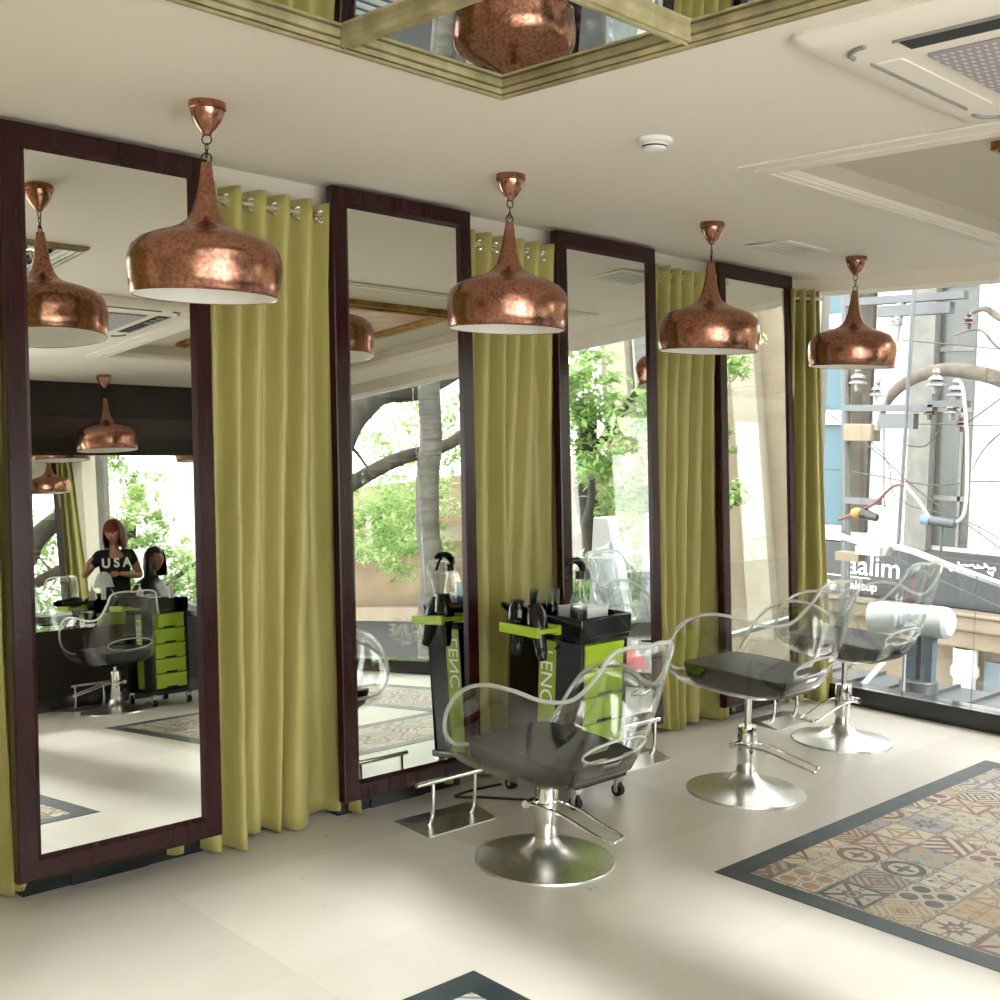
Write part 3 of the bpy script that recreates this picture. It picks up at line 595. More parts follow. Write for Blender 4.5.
def vent(x,y,w,d,lab):
    t=thing('ceiling_vent',lab,'vent',(x,y,CZ),0,'square ceiling vents'); b=MB(); frame(b,-w/2,w/2,-d/2,d/2,.035,-.012,-.0005); b.build('vent_frame','ceiling_paint',t,bevel=.003)
    MB().box((-w/2+.03,-d/2+.03,-.004),(w/2-.03,d/2-.03,-.0008)).build('backing','grey_plastic',t,smooth=False)
    for k in range(6):
        q=k/5; b=MB(); yy=-d/2+.05+q*(d-.1); b.box((-w/2+.035,yy-.009,-.011),(w/2-.035,yy+.009,-.008)); b.build('slat','white_plastic',t,smooth=False)
vent(5.61,3.605,.42,.28,'pale square ceiling vent between the third and fourth copper lamps')
# ------------------------------------------------------------------ lettering on the side window
t=thing('window_lettering','white BIGUINE lettering on the side window, seen reversed in the second mirror','lettering',(WX-.002,-.72,.33))
text('word','BIGUINE',.178,'white_print',(0,0,0),(0,-1,0),(0,0,1),t,.0006,.93,'RIGHT',.003)
text('small_line','CLAUDE',.05,'white_print',(0,.06,.145),(0,-1,0),(0,0,1),t,.0006,1.5,'RIGHT'); text('small_line','PARIS',.04,'white_print',(0,.33,-.075),(0,-1,0),(0,0,1),t,.0006,1.5)
MB().box((-.001,.0,-.032),(.0,.78,-.027)).build('underline','white_print',t,smooth=False)
# ------------------------------------------------------------------ outside, seen through the side window
def cyl_between(b,p,q,r,n=10): b.tube([p,q],r,n); return b
struct(MB().box((WX+.4,-60,-4.7),(60,60,-4.5)).build('ground','asphalt',smooth=False))
t=thing('building','white rendered building across the street, right side of the window, dark window strip','building',(16,7,-4.5))
t.location=(0,0,0)
MB().box((16,5,.18),(22,9.02,9)).build('wall','white_render',t,smooth=False)
for (a,c,z0,z1) in ((937,972,.25,8.5),): 
    y0,y1=at(c,450,16).y,at(a,450,16).y; w=MB().box((15.97,y0,z0),(16.02,y1,z1)).build('window_strip','window_dark',t,smooth=False)
    b=MB()
    for z in (.9,2.15,3.0,3.9,5.2): b.box((15.94,y0,z),(15.97,y1,z+.07))
    b.box((15.94,(y0+y1)/2-.14,.25),(15.97,(y0+y1)/2-.1,2.2)); b.build('glazing_bar','concrete',w,smooth=False)
MB().box((15.9,at(871,450,16).y,.35),(16.05,at(848,450,16).y,8)).build('stained_strip','bark',t,smooth=False)
MB().box((15.8,at(936,450,16).y,.18),(16,at(914,450,16).y,8.6)).build('pilaster','concrete',t,smooth=False)
t=thing('building','teal panelled building beside the olive curtain, across the street','building',(0,0,0))
MB().box((16.0,9.02,.18),(22,9.8,9)).build('wall','teal_panel',t,smooth=False); MB().box((16.0,9.8,.18),(22,22,7)).build('plain_wall','white_render',t,smooth=False)
b=MB()
for z in (-.0,1.75,3.2): b.box((15.9,9.02,z+.2),(16,9.8,z+.42))
b.build('floor_band','white_render',t,smooth=False)
t=thing('building','beige stone shop front under the dark sign, with a round column','building',(0,0,0))
MB().box((16.05,5,-4.5),(22,14,-.6)).build('wall','beige_render',t,smooth=False)
b=MB(); b.box((15.6,4.6,-.86),(16.1,14,-.66)); b.box((15.7,4.6,-1.12),(16.1,14,-.86)); b.box((15.55,4.6,-.66),(16.1,14,-.6)); b.build('cornice','beige_render',t,smooth=False,bevel=.03)
for u in (965,): p=at(u,670,15.8); MB().lathe([(.17,-4.5),(.15,-1.55),(.19,-1.5),(.19,-1.4),(.16,-1.35),(.17,-1.12)],20,(15.8,p.y,0)).build('column','white_render',t)
y=at(993,670,16).y; MB().box((16.0,y-.35,-4),(16.06,y+.12,-1.3)).build('shop_window','sky_paint',t,smooth=False)
t=thing('shop_sign','dark shop sign across the street with white lettering aalim beauty makeup','sign',(0,0,0))
MB().box((15.85,4.6,-.58),(16,10.6,.18)).build('sign_board','sign_dark',t,smooth=False)
p=at(845,572,15.84); text('lettering','aalim',.42,'white_print',(15.845,p.y-.02,-.27),(0,-1,0),(0,0,1),t,.003,1.0)
text('lettering','beauty  makeup',.185,'white_print',(15.845,at(877,586,15.84).y,-.50),(0,-1,0),(0,0,1),t,.003,1.0,'RIGHT')
MB().box((15.84,at(870,574,15.84).y,-.325),(15.846,9.6,-.312)).build('underline','white_print',t,smooth=False)
def scr(pts,r=.012): return MB().tube(smoothpath([(15.845,at(u,v,15.84).y,at(u,v,15.84).z) for u,v in pts],4),r,6)
for pts in ([(949,566),(950,570),(953,570),(955,568),(957,571),(960,569),(962,571)],[(958,562),(960,566),(964,565),(968,566),(972,565),(976,568),(980,567)],[(977,565),(982,568),(986,566),(990,569),(994,568),(995,571)],[(988,571),(990,574),(993,572),(992,576)],[(984,564),(986,565)]): scr(pts).build('script_lettering','white_print',t)
M('silver_foil','#B8BCBE',.35,.4)
# ledge with tank, duct and white letters standing outside the window
t=thing('canopy_roof','grey metal canopy roof just outside the side window','roof',(0,0,0))
MB().box((WX+.14,-6,-.44),(8.75,7.5,-.16)).build('roof_sheet','galvanised',t,smooth=False)
b=MB()
for k in range(44): b.box((WX+.14,-6+k*.31,-.16),(8.75,-5.97+k*.31,-.135))
b.build('standing_seam','galvanised',t,smooth=False)
p=at(925,623,8.3)
t=thing('ventilation_duct','round silver duct on blue grey legs outside the side window','duct',(8.3,p.y,-.16)); a=Vector((0,.42,p.z+.16)); c=Vector((0,-.13,p.z+.18))
b=MB(); b.tube([a,c,c+Vector((0,-.04,0)),c+Vector((0,-.07,0)),c+Vector((0,-.08,0))],[.12,.12,.115,.09,.02],24); b.build('duct_barrel','silver_foil',t,angle=25)
for y in (-.05,.07): MB().box((-.04,y-.035,0),(.04,y+.045,p.z+.08)).build('leg','blue_grey_paint',t,smooth=False)
b=MB(); b.cyl((0,.03,.0),(0,.03,.10),.14,16); b.build('motor_housing','galvanised',t,bevel=.01)
t=thing('guard_rail','thin white pipe railing on the canopy roof outside the window','railing',(0,0,-.0)); b=MB()
p0=at(903,690,7.6); b.cyl((7.6,p0.y,-.16),(7.6,p0.y,at(903,640,7.6).z),.012); b.build('post','white_paint',t)
b=MB(); b.cyl(tuple(at(845,705,7.5)),tuple(at(884,662,7.9)),.022); b.build('brace','white_paint',t)
# white solid letters on the roof edge, seen from the second mirror's neighbour
for i,(y,lab) in enumerate([(1.20,'white tapered roof letter reflected in the third mirror, left of the pair'),(1.80,'white tapered roof letter reflected in the third mirror, right of the pair')]):
    t=thing('roof_letter',lab,'letter',(8.0,y,-.16)); b=MB()
    out=[(-.32,0),(-.085,1.5),(.085,1.5),(.32,0),(.17,0),(.09,.5),(-.09,.5),(-.17,0)]
    b.add([(-.06,y_,z_) for y_,z_ in out]+[(.06,y_,z_) for y_,z_ in out],[(0,1,6,7),(1,2,5,6),(2,3,4,5),(15,14,9,8),(14,13,10,9),(13,12,11,10)]+[(k,(k+1)%8,(k+1)%8+8,k+8) for k in range(8)])
    b.build('letter_body','letter_white',t,smooth=False,bevel=.01)
    MB().box((-.05,-.28,-.0),(.05,.28,.03)).build('foot','galvanised',t,smooth=False)
t=thing('plastic_sheet','crumpled clear plastic sheet hanging between the white roof letters','plastic sheet',(7.75,1.5,-.13)); b=MB(); vs=[];fs=[]
for i in range(25):
    for j in range(25):
        x=.05*noise.noise(Vector((i*.35,j*.2,2))); vs.append((x+.04*sin(i*.9),-.33+i*.028+.02*sin(j*.7),j*.052*(1-.1*abs(i-12)/12)))
for i in range(24):
    for j in range(24): fs.append((i*25+j,i*25+j+1,(i+1)*25+j+1,(i+1)*25+j))
b.add(vs,fs).build('sheet','clear_plastic',t,solid=.003)
t=thing('cloth_bundle','reddish cloth bundle on the canopy roof, reflected in the third mirror','cloth',(7.5,1.75,-.13)); b=MB(); b.sphere((0,0,.17),(.16,.2,.17),18,12); b.map(lambda v:v+Vector((0,0,.05*noise.noise(v*9)))+v.normalized()*.03*noise.noise(v*14)); b.build('bundle','cloth_red',t)
# utility pole
t=thing('utility_pole','grey utility pole with cross arms and insulators outside the window','utility pole',(0,0,0)); xp=10.2
def P(u,v,x=xp): return at(u,v,x)
b=MB(); b.tube([(xp,P(846,600).y,-4.5),tuple(P(846,560)),tuple(P(846,290)),(xp,P(846,290).y,5)],.045,14); b.build('pole','galvanised',t)
for (u0_,v0_,u1_,v1_,th) in ((846,303,966,299,.035),(880,312,952,311,.05),(846,408,935,405,.03),(882,421,916,420,.07),(846,500,880,500,.03),(930,404,968,404,.03)):
    a,c=P(u0_,v0_),P(u1_,v1_); MB().box((xp-.05,min(a.y,c.y),a.z-th),(xp+.05,max(a.y,c.y),a.z+th)).build('cross_arm','galvanised',t,smooth=False)
MB().tube([P(906,278),P(876,430)],.045,12).build('diagonal_brace','white_paint',t)
def insul(u,v,s=1,m='porcelain'):
    c=P(u,v); return MB().lathe([(.001,.10*s),(.022*s,.10*s),(.03*s,.07*s),(.02*s,.055*s),(.055*s,.03*s),(.06*s,.015*s),(.03*s,.01*s),(.065*s,-.015*s),(.07*s,-.03*s),(.03*s,-.035*s),(.025*s,-.09*s),(.001,-.09*s)],18,c).build('insulator',m,t,angle=35)
for u,v,s in ((858,380,1.2),(879,392,1.2),(936,382,1.2),(956,392,1.2),(896,322,1),(952,410,1)): insul(u,v,s)
for u,v in ((969,321),(961,424),(930,412)): insul(u,v,.8,'porcelain_brown')
MB().box((xp-.1,P(866,436).y-.1,P(866,436).z-.05),(xp+.1,P(848,436).y,P(848,430).z+.06)).build('junction_box','beige_render',t,bevel=.01)
b=MB(); b.tube([(xp-.3,P(913,560).y,P(913,562).z),tuple(P(914,290,xp-.3)),tuple(P(914,240,xp-.3))],.018,10); b.tube(smoothpath([P(884,424),P(884,500),P(886,505)],3),.008,6); b.build('drop_pipe','galvanised',t)
t=thing('wooden_bracket','pale wooden block and beam on the pole, hanging over the dark sign','beam',(0,0,0)); b=MB()
a,c=P(838,551,9.6),P(861,562,9.6); b.box((9.55,c.y,c.z),(9.7,a.y,a.z)); b.build('block','beige_render',t,smooth=False); b=MB(); a,c=P(861,545,9.6),P(885,556,9.6); b.box((9.5,c.y,c.z),(9.7,a.y,a.z)); b.build('tray','white_paint',t,smooth=False)
# wires
def wire(name,pts,r,mat,lab,grp=None):
    if name=='overhead_wire' and len(pts)==3 and pts[0][0]<905 and pts[-1][0]>1000:
        (a,b_,x0),(c_,d_,x1)=pts[0],pts[-1]; g=(d_-b_)/(c_-a); pts=[(700,b_-g*(a-700),x0)]+pts+[(1400,d_+g*(1400-c_),x1)]
    o=MB().tube(smoothpath([at(*p) for p in pts],6),r,6).build(name,mat); return tag(o,lab,'wire',grp)
wire('overhead_cable',[(800,520,10),(862,543,10),(905,549,9.6),(950,566,9.2),(1000,584,9),(1060,604,9),(1500,760,9)],.03,'wire_white','thick white cable sloping down across the dark sign outside')
wire('overhead_cable',[(838,520,9.8),(872,505,9.6),(892,487,9.5),(905,485,9.5)],.014,'wire_red','dark red cable rising to the right outside, left of the window joint')
wire('overhead_cable',[(905,485,9.5),(918,500,9.5),(930,518,9.5),(938,523,9.5)],.014,'wire_white','white cable curving down to the blue connector outside')
wire('overhead_cable',[(948,522,9.5),(960,520,9.5),(966,500,9.5),(967,440,9.6),(963,390,9.8),(958,380,10)],.014,'wire_white','white cable hanging from the right hand insulators outside')
for k,pts in enumerate(([(862,440,11),(920,492,11),(1010,556,11)],[(870,440,12),(900,500,12),(1010,545,12)],[(838,470,11),(930,485,11),(1010,482,11)],[(838,425,12),(940,424,12),(1010,426,12)],[(880,550,12),(940,580,11.5),(1010,612,11)],[(850,545,12),(930,556,12),(1010,566,12)],[(900,340,12),(960,345,12),(1010,350,12)],[(940,430,10),(925,446,10),(905,445,10)],[(965,424,10),(985,410,10),(1005,395,10)])):
    wire('overhead_wire',pts,.007,'wire_black','thin dark overhead wire crossing the view outside the street window','thin overhead wires')
t=thing('cable_connector','blue tipped cable connector hanging on the white cable outside','connector',tuple(at(940,523,9.5))); b=MB(); b.tube([(0,.13,.02),(0,-.13,-.0)],.04,12); b.build('sleeve','galvanised',t); b=MB(); b.tube([(0,.16,.024),(0,.09,.013)],.046,12); b.build('tip','blue_plastic',t); b=MB(); b.cyl((0,-.02,0),(0,-.02,-.28),.012,8); b.build('hanger','galvanised',t)
t=thing('cable_connector','yellow and black cable clamp on the red cable outside','connector',tuple(at(857,513,9.6))); b=MB(); b.sphere((0,0,0),(.06,.06,.05)); b.build('clamp','yellow_plastic',t); b=MB(); b.tube([(0,-.05,0),(0,-.2,-.03)],[.05,.035],10); b.build('tail','black_plastic',t)
# trees
def limb(b,pts,r0,r1,n=10,seed=0):
    P_=smoothpath(pts,6); L=len(P_)-1
    P_=[p+Vector((noise.noise(p*1.3+Vector((seed,0,0))),noise.noise(p*1.3+Vector((0,seed,5))),0))*.5*r0 for p in P_]
    return b.tube(P_,[r0+(r1-r0)*i/L for i in range(L+1)],n)
def leaves(blobs,n,size,seed):
    rr=random.Random(seed); vs=[]; fs=[]; tot=sum(bb[3]**2 for bb in blobs)
    for (x,y,z,r) in blobs:
        k=int(n*r*r/tot)
        cl=[]
        for _ in range(max(4,k//26)):
            d=Vector((rr.gauss(0,1),rr.gauss(0,1),rr.gauss(0,.8))).normalized()*r*(rr.random()**.4); cl.append(Vector((x,y,z))+d)
        for _ in range(k):
            c=rr.choice(cl)+Vector((rr.gauss(0,.16),rr.gauss(0,.16),rr.gauss(0,.10)))*min(r,1.2)
            a=Vector((rr.uniform(-1,1),rr.uniform(-1,1),rr.uniform(-.7,.3))).normalized(); b_=a.cross(Vector((rr.uniform(-.4,.4),rr.uniform(-.4,.4),1))).normalized(); s=size*rr.uniform(.6,1.3)
            i=len(vs); vs+= [c-a*s,c+b_*s*.42,c+a*s,c-b_*s*.42]; fs.append((i,i+1,i+2,i+3))
    return MB().add(vs,fs)
def tree(lab,trunk,limbs,blobs,n,size,seed,mat='bark',r0=.25,r1=.12):
    t=thing('tree',lab,'tree',(0,0,0),0); b=MB(); limb(b,trunk,r0,r1,14,seed); b.build('trunk',mat,t)
    for l,a,c in limbs: bb=MB(); limb(bb,l,a,c,10,seed+1); bb.build('branch',mat,t)
    if blobs: leaves(blobs,n,size,seed).build('foliage','leaf',t,smooth=False,weld=False)
    return t
# trees seen by way of the mirrors (towards -y) and round the corner (towards +y)
tree('tall ringed palm trunk outside, reflected in the second mirror',[(11.0,-5,-4.5),(11.05,-5,0),(11.2,-5,1.8),(11.32,-5,3.6),(11.4,-5,6.5)],[],[(11.4,-5,7.2,1.3)],500,.3,2,'palm_bark',.19,.16)
tree('old tree with thick arching branches, reflected in the second mirror',[(8.9,-6.2,-4.5),(9.0,-6.0,-1),(9.2,-5.7,1.2),(9.5,-5.5,2.3)],[([(9.5,-5.5,2.2),(9.9,-5.3,2.85),(10.3,-5.3,3.25),(10.8,-5.4,3.5),(11.8,-5.7,3.65),(13,-6,4.2)],.24,.17),([(9.3,-5.6,1.6),(9.8,-5.4,1.95),(10.4,-5.3,2.3),(11,-5.3,2.5),(12.2,-5.6,2.75),(13.5,-6,3.3)],.13,.09),([(9.9,-5.3,2.8),(10.1,-5.2,2.5),(10.25,-5.1,2.2)],.03,.015),([(9.4,-5.5,2.2),(9,-5.2,3.4),(8.8,-5,4.6)],.15,.08)],
  [(10.4,-7.5,1.6,.75),(11.2,-8.2,2.4,.8),(10.6,-7.4,1.0,.5),(12.6,-7.2,1.3,.7),(12.6,-8.0,4.4,.9),(13.5,-7.0,2.8,.9),(9.6,-7.2,1.2,.5),(11.6,-8.4,1.1,.6),(10.6,-7.2,3.1,.5),(14.3,-9,3.6,1.0),(11.5,-8.6,3.6,.9),(10.2,-8,2.4,.6),(13.4,-9,1.3,.7),(13.6,-8.6,1.9,.9),(12.3,-8.8,1.7,.8),(14.3,-9.6,2.2,1.0),(14.2,-9.4,1.2,.7)],13000,.085,11)
tree('leafy tree reflected in the third mirror above the white letters',[(12.6,-3.2,-4.5),(12.5,-3.0,-1),(12.4,-2.9,1.5),(12.3,-2.7,3)],[([(12.4,-2.9,.9),(12.0,-2.6,1.2),(11.6,-2.2,1.5),(11,-1.6,1.9)],.10,.04),([(12.3,-2.8,2.2),(12.4,-2.0,3),(12.4,-1.3,3.4)],.07,.03)],
  [(11.8,-2.6,2.9,.55),(12.3,-1.9,2.5,.6),(12.0,-2.9,2.1,.5),(12.1,-1.6,1.4,.5),(12.2,-2.1,.7,.5),(11.9,-2.9,.45,.4),(12.6,-1.3,3.1,.55),(13.2,-.95,3.5,.5),(13.2,-1.2,2.4,.3),(13.3,-1.1,1.5,.28),(11.6,-2.2,3.3,.5),(12.6,-2.5,1.5,.5),(11.9,-2.1,2.0,.45),(12.3,-3.3,3.2,.6)],9500,.08,7)
tree('bright leafy tree round the corner behind the two people, reflected in the first mirror',[(10.2,9.7,-4.5),(10.2,9.6,-1),(10.1,9.4,2)],[([(10.2,9.5,.5),(9.7,9.2,1.5),(9.3,8.9,2.6)],.07,.03),([(10.2,9.4,.2),(10.9,9.1,.9),(11.6,9.2,1.2)],.07,.03)],
  [(9.2,8.7,2.9,.7),(9.8,9.0,2.0,.7),(9.4,8.9,1.1,.7),(9.7,8.8,.2,.7),(10.4,9.0,1.4,.7),(10.5,9.2,.4,.7),(10.3,8.9,-.5,.7),(11.1,9.0,.9,.65),(11.3,9.1,0,.7),(11.8,9.2,.5,.6),(9.6,9.3,3.4,.6),(10.3,9.4,2.5,.5),(9.0,9.0,2.2,.5),(9.0,8.8,-.2,.6),(12.3,9.4,-.2,.8)],9000,.085,21)
xt=11.6; tree('tree with a pale branch arching across the upper right of the street window',[(xt,at(1062,560,xt).y,-4.5),tuple(at(1060,470,xt)),tuple(at(1050,380,xt)),tuple(at(1056,200,xt)),tuple(at(1050,-300,xt))],[([tuple(at(1054,420,xt)),tuple(at(1010,383,xt)),tuple(at(965,371,xt)),tuple(at(935,371,xt)),tuple(at(905,383,xt)),tuple(at(884,405,xt)),tuple(at(872,440,xt))],.085,.05),([tuple(at(1052,345,xt)),tuple(at(1018,322,xt)),tuple(at(1000,318,xt)),tuple(at(985,309,xt)),tuple(at(972,312,xt))],.05,.025),([tuple(at(1050,420,xt)),tuple(at(1010,428,xt)),tuple(at(985,448,xt)),tuple(at(972,470,xt))],.014,.006),([tuple(at(1050,330,xt)),tuple(at(1005,350,xt)),tuple(at(980,330,xt)),tuple(at(955,335,xt))],.02,.008)],[],0,.1,31,'pale_bark',.16,.14)
# beige houses down the street (seen in the mirrors)
t=thing('building','beige house with pilasters and windows, reflected in the fourth mirror','building',(0,0,0))
MB().box((15.5,-5.2,-4.5),(22,3.4,9)).build('wall','beige_render',t,smooth=False)
for y in (-4.7,-3.4,-2.15,-.95,.7,2.2): MB().box((15.3,y-.22,-.9),(15.5,y+.22,8)).build('pilaster','cream_render',t,smooth=False)
b=MB(); b.box((15.2,-5.2,-.95),(15.5,3.4,-.6)); b.build('string_course','beige_render',t,smooth=False)
for y in (-4.05,1.45):
    for z in (.3,3.2): 
        w=MB().box((15.42,y-.36,z),(15.52,y+.36,z+1.7)).build('window_frame','white_paint',t,smooth=False); MB().box((15.40,y-.29,z+.07),(15.43,y+.29,z+1.63)).build('pane','window_dark',w,smooth=False)
MB().box((15.46,-5,-4.2),(15.52,3.2,-1.2)).build('shop_shutter','window_dark',t,smooth=False)
t=thing('building','tan house with a dark shop floor behind the palm trunk, reflected in the second mirror','building',(0,0,0))
MB().box((16.5,-24,-.3),(23,-5.6,2.6)).build('wall','tan_render',t,smooth=False); MB().box((16.4,-24,-4.5),(23,-5.6,-.3)).build('shop_floor','black_rubber',t,smooth=False)
MB().box((15.8,-24,-.45),(16.5,-5.6,-.15)).build('ledge','beige_render',t,smooth=False); MB().box((15.7,-24,1.2),(16.5,-5.6,1.5)).build('balcony','beige_render',t,smooth=False)
t=thing('car','small dark car parked on the street, reflected in the second mirror','car',(13.4,-8.2,-4.5),.9)
b=MB(); b.rings([[(x*1.0,y,z) for y,z in ((-.8,.25),(.8,.25),(.8,.75),(-.8,.75))] for x in (-1.9,1.9)]); b.build('car_body','sign_dark',t,bevel=.12)
b=MB(); b.rings([[(x,y,z) for y,z in ((-.72,.75),(.72,.75),(.6,1.35),(-.6,1.35))] for x in (-1.1,.9)]); b.build('cabin','window_dark',t,bevel=.12)
for x in (-1.2,1.2):
    for y in (-.75,.75): MB().cyl((x,y-.1,.3),(x,y+.1,.3),.3,18).build('wheel','black_rubber',t)
# wall surfaces of our own building outside
struct(MB().box((WX+.12,WALLY+.2,-4.5),(WX+.3,WALLY+.7,3.4)).build('wall_outer','concrete',smooth=False))
# ------------------------------------------------------------------ people
def skin_body(name,verts,edges,mats,parent=None,sub=2):
    """verts: dict name->(co,rx,ry)"""
    ks=list(verts); me=bpy.data.meshes.new(name); me.from_pydata([verts[k][0] for k in ks],[(ks.index(a),ks.index(b)) for a,b in edges],[])
    o=bpy.data.objects.new(name,me); COL.objects.link(o); o.modifiers.new('skin','SKIN').use_smooth_shade=True
    for i,k in enumerate(ks):
        sv=me.skin_vertices[0].data[i]; sv.radius=verts[k][1:3]; sv.use_root=(i==0)
    s=o.modifiers.new('sub','SUBSURF'); s.levels=s.render_levels=sub
    dg=bpy.context.evaluated_depsgraph_get(); m2=bpy.data.meshes.new_from_object(o.evaluated_get(dg)); bpy.data.objects.remove(o)
    return m2
def chain(*ks): return [(ks[i],ks[i+1]) for i in range(len(ks)-1)]
def head_mesh(c,s,yaw,pitch):
    """head built around c (centre), height s, facing +Y before rotation"""
    n,m=36,28; vs=[]; fs=[]
    for i in range(m+1):
        t=PI*i/m; zz=cos(t)
        for j in range(n):
            a=2*PI*j/n; x=sin(t)*cos(a); y=sin(t)*sin(a)
            X=x*.345; Y=y*.42; Z=zz*.5
            if zz<-.1: k=(-zz-.1)/.9; X*=1-.42*k; Y=Y*(1-.18*k)+ (.03*k if y>0 else .10*k)
            if y>0:
                f=max(0,y)**2
                nose=math.exp(-(x/.13)**2)*math.exp(-((zz+.13)/.17)**2)*(.5+.5*min(1,max(0,(.25-zz)/.4))); Y+=.085*nose*f
                for sx in(-.36,.36): Y-=.045*math.exp(-((x-sx)/.17)**2-((zz-.03)/.13)**2)*f
                Y+=.022*math.exp(-((zz-.2)/.09)**2)*f; Y+=.03*math.exp(-(x/.22)**2-((zz+.47)/.07)**2)*f-.018*math.exp(-(x/.3)**2-((zz+.56)/.04)**2)*f; Y+=.035*math.exp(-(x/.25)**2-((zz+.82)/.14)**2)*f
            for sx in(-1,1):     # ears
                e=math.exp(-((y+.02)/.10)**2-((zz+.03)/.16)**2)*(1 if x*sx>0 else 0); X+=sx*.05*e
            vs.append(Vector((X,Y,Z)))
    for i in range(m):
        for j in range(n): fs.append((i*n+j,(i+1)*n+j,(i+1)*n+(j+1)%n,i*n+(j+1)%n))
    Rm=Matrix.Rotation(yaw,3,'Z')@Matrix.Rotation(pitch,3,'X')
    T=lambda v:Vector(c)+Rm@(Vector(v)*s)
    return MB().add([T(v) for v in vs],fs),T
def hand(side,wrist,dir_,palm_n,curl,L=.17):
    """five-fingered hand as list of skin verts/edges; dir_ = pointing direction, palm_n = palm normal"""
    d=Vector(dir_).normalized(); pn=(Vector(palm_n)-d*Vector(palm_n).dot(d)).normalized(); sd=d.cross(pn)*side; W=Vector(wrist); V={}; E=[]
    V['w']=(W,.019,.024); V['p']=(W+d*.045,.016,.034); V['k']=(W+d*.085,.013,.036); E+=chain('w','p','k')
    for i,(o,l) in enumerate(((.03,.068),(.01,.078),(-.010,.073),(-.03,.058))):
        b=W+d*.088+sd*o; cur=Vector(d); p=b; prev='k'; V['f%d0'%i]=(b,.009,.009); E.append(('k','f%d0'%i)); prev='f%d0'%i
        for q in range(3):
            cur=(cur+pn*curl).normalized(); p=p+cur*l/3; kq='f%d%d'%(i,q+1); V[kq]=(p,.0085-.001*q,.0085-.001*q); E.append((prev,kq)); prev=kq
    b=W+d*.03+sd*.028; V['t0']=(b,.012,.012); t1=b+(d*.6+sd*.7+pn*.2).normalized()*.032; t2=t1+(d*.85+sd*.25+pn*.45).normalized()*.026; V['t1']=(t1,.010,.010); V['t2']=(t2,.0085,.0085); E+=[('p','t0'),('t0','t1'),('t1','t2')]
    return V,E
def merge_remesh(name,meshes,mat,parent,voxel=.0065):
    bm=bmesh.new()
    for me in meshes: bm.from_mesh(me)
    me=bpy.data.meshes.new(name); bm.to_mesh(me); bm.free(); o=bpy.data.objects.new(name,me); COL.objects.link(o)
    r=o.modifiers.new('r','REMESH'); r.mode='VOXEL'; r.voxel_size=voxel; r.use_smooth_shade=True
    s=o.modifiers.new('s','SMOOTH'); s.factor=.5; s.iterations=2
    dg=bpy.context.evaluated_depsgraph_get(); m2=bpy.data.meshes.new_from_object(o.evaluated_get(dg)); bpy.data.objects.remove(o)
    m2.materials.clear(); m2.materials.append(MATS[mat].m); m2.name=name
    for p in m2.polygons: p.use_smooth=True
    o=bpy.data.objects.new(name,m2); COL.objects.link(o); o.parent=parent; return o
def tomesh(mb):
    me=bpy.data.meshes.new('tmp'); me.from_pydata(mb.v,[],mb.f); return me
def cloth(name,me,mat,parent):
    me.materials.clear(); me.materials.append(MATS[mat].m); me.name=name
    for p in me.polygons: p.use_smooth=True
    o=bpy.data.objects.new(name,me); COL.objects.link(o); o.parent=parent; return o
def face_bits(T,parent):
    for sx in (-1,1):
        MB().sphere(T((sx*.125,.325,.015)),.0115,12,8).build('eye','eye_white',parent); MB().sphere(T((sx*.125,.352,.013)),.0065,10,6).build('iris','eye_dark',parent)
        b=MB(); b.tube([T((sx*(.06+.03*k),.385-.012*k*k*.5,.105+.012*(1 if k in(1,2) else 0))) for k in range(4)],.0028,6); b.build('eyebrow','eye_dark',parent)
    b=MB(); b.tube([T((.085*k/3,.372-.012*k*k/4,-.235+.004*abs(k))) for k in range(-3,4)],[.002,.0045,.0055,.006,.0055,.0045,.002],8); b.build('lips','lips',parent)
def hair(T,mat,parent,length,fringe,wide=1.0,seed=1):
    """shell around the skull falling to `length` below centre, open at the face"""
    n,m=60,30; vs=[]; fs=[]; rr=random.Random(seed)
    for j in range(n+1):
        a=-PI/2+ (j/n-.5)*2*PI*.70       # gap of the ring towards the face (+Y)
        lump=.02*noise.noise(Vector((j*.35,seed,0)))
        for i in range(m+1):
            v=i/m
            if v<.45:
                t=v/.45*PI*.5; r=sin(t); z=.565*cos(t); k=1
            else:
                q=(v-.45)/.55; r=1+.10*sin(q*PI*.6)-.12*q**3; z=-length*q
            x=r*(.40+lump)*wide*cos(a); y=r*(.475+lump)*sin(a)-.01
            vs.append(T((x,y,z)))
    for j in range(n):
        for i in range(m): fs.append((j*(m+1)+i,j*(m+1)+i+1,(j+1)*(m+1)+i+1,(j+1)*(m+1)+i))
    MB().add(vs,fs).build('hair',mat,parent,solid=.012,weld=True,angle=180)
    vs=[];fs=[]; n,m=26,12
    for j in range(n+1):
        a=PI/2+(j/n-.5)*PI*.80
        for i in range(m+1):
            t=i/m*(PI*.5+fringe*(1-.45*abs(j/n-.5)*0)); r=sin(min(t,PI*.5)); z=.57*cos(t) if t<PI/2 else -.5*(t-PI/2)
            vs.append(T((.40*r*cos(a)*wide,(.475)*r*sin(a),z)))
    for j in range(n):
        for i in range(m): fs.append((j*(m+1)+i,j*(m+1)+i+1,(j+1)*(m+1)+i+1,(j+1)*(m+1)+i))
    MB().add(vs,fs).build('fringe',mat,parent,solid=.010,angle=180)
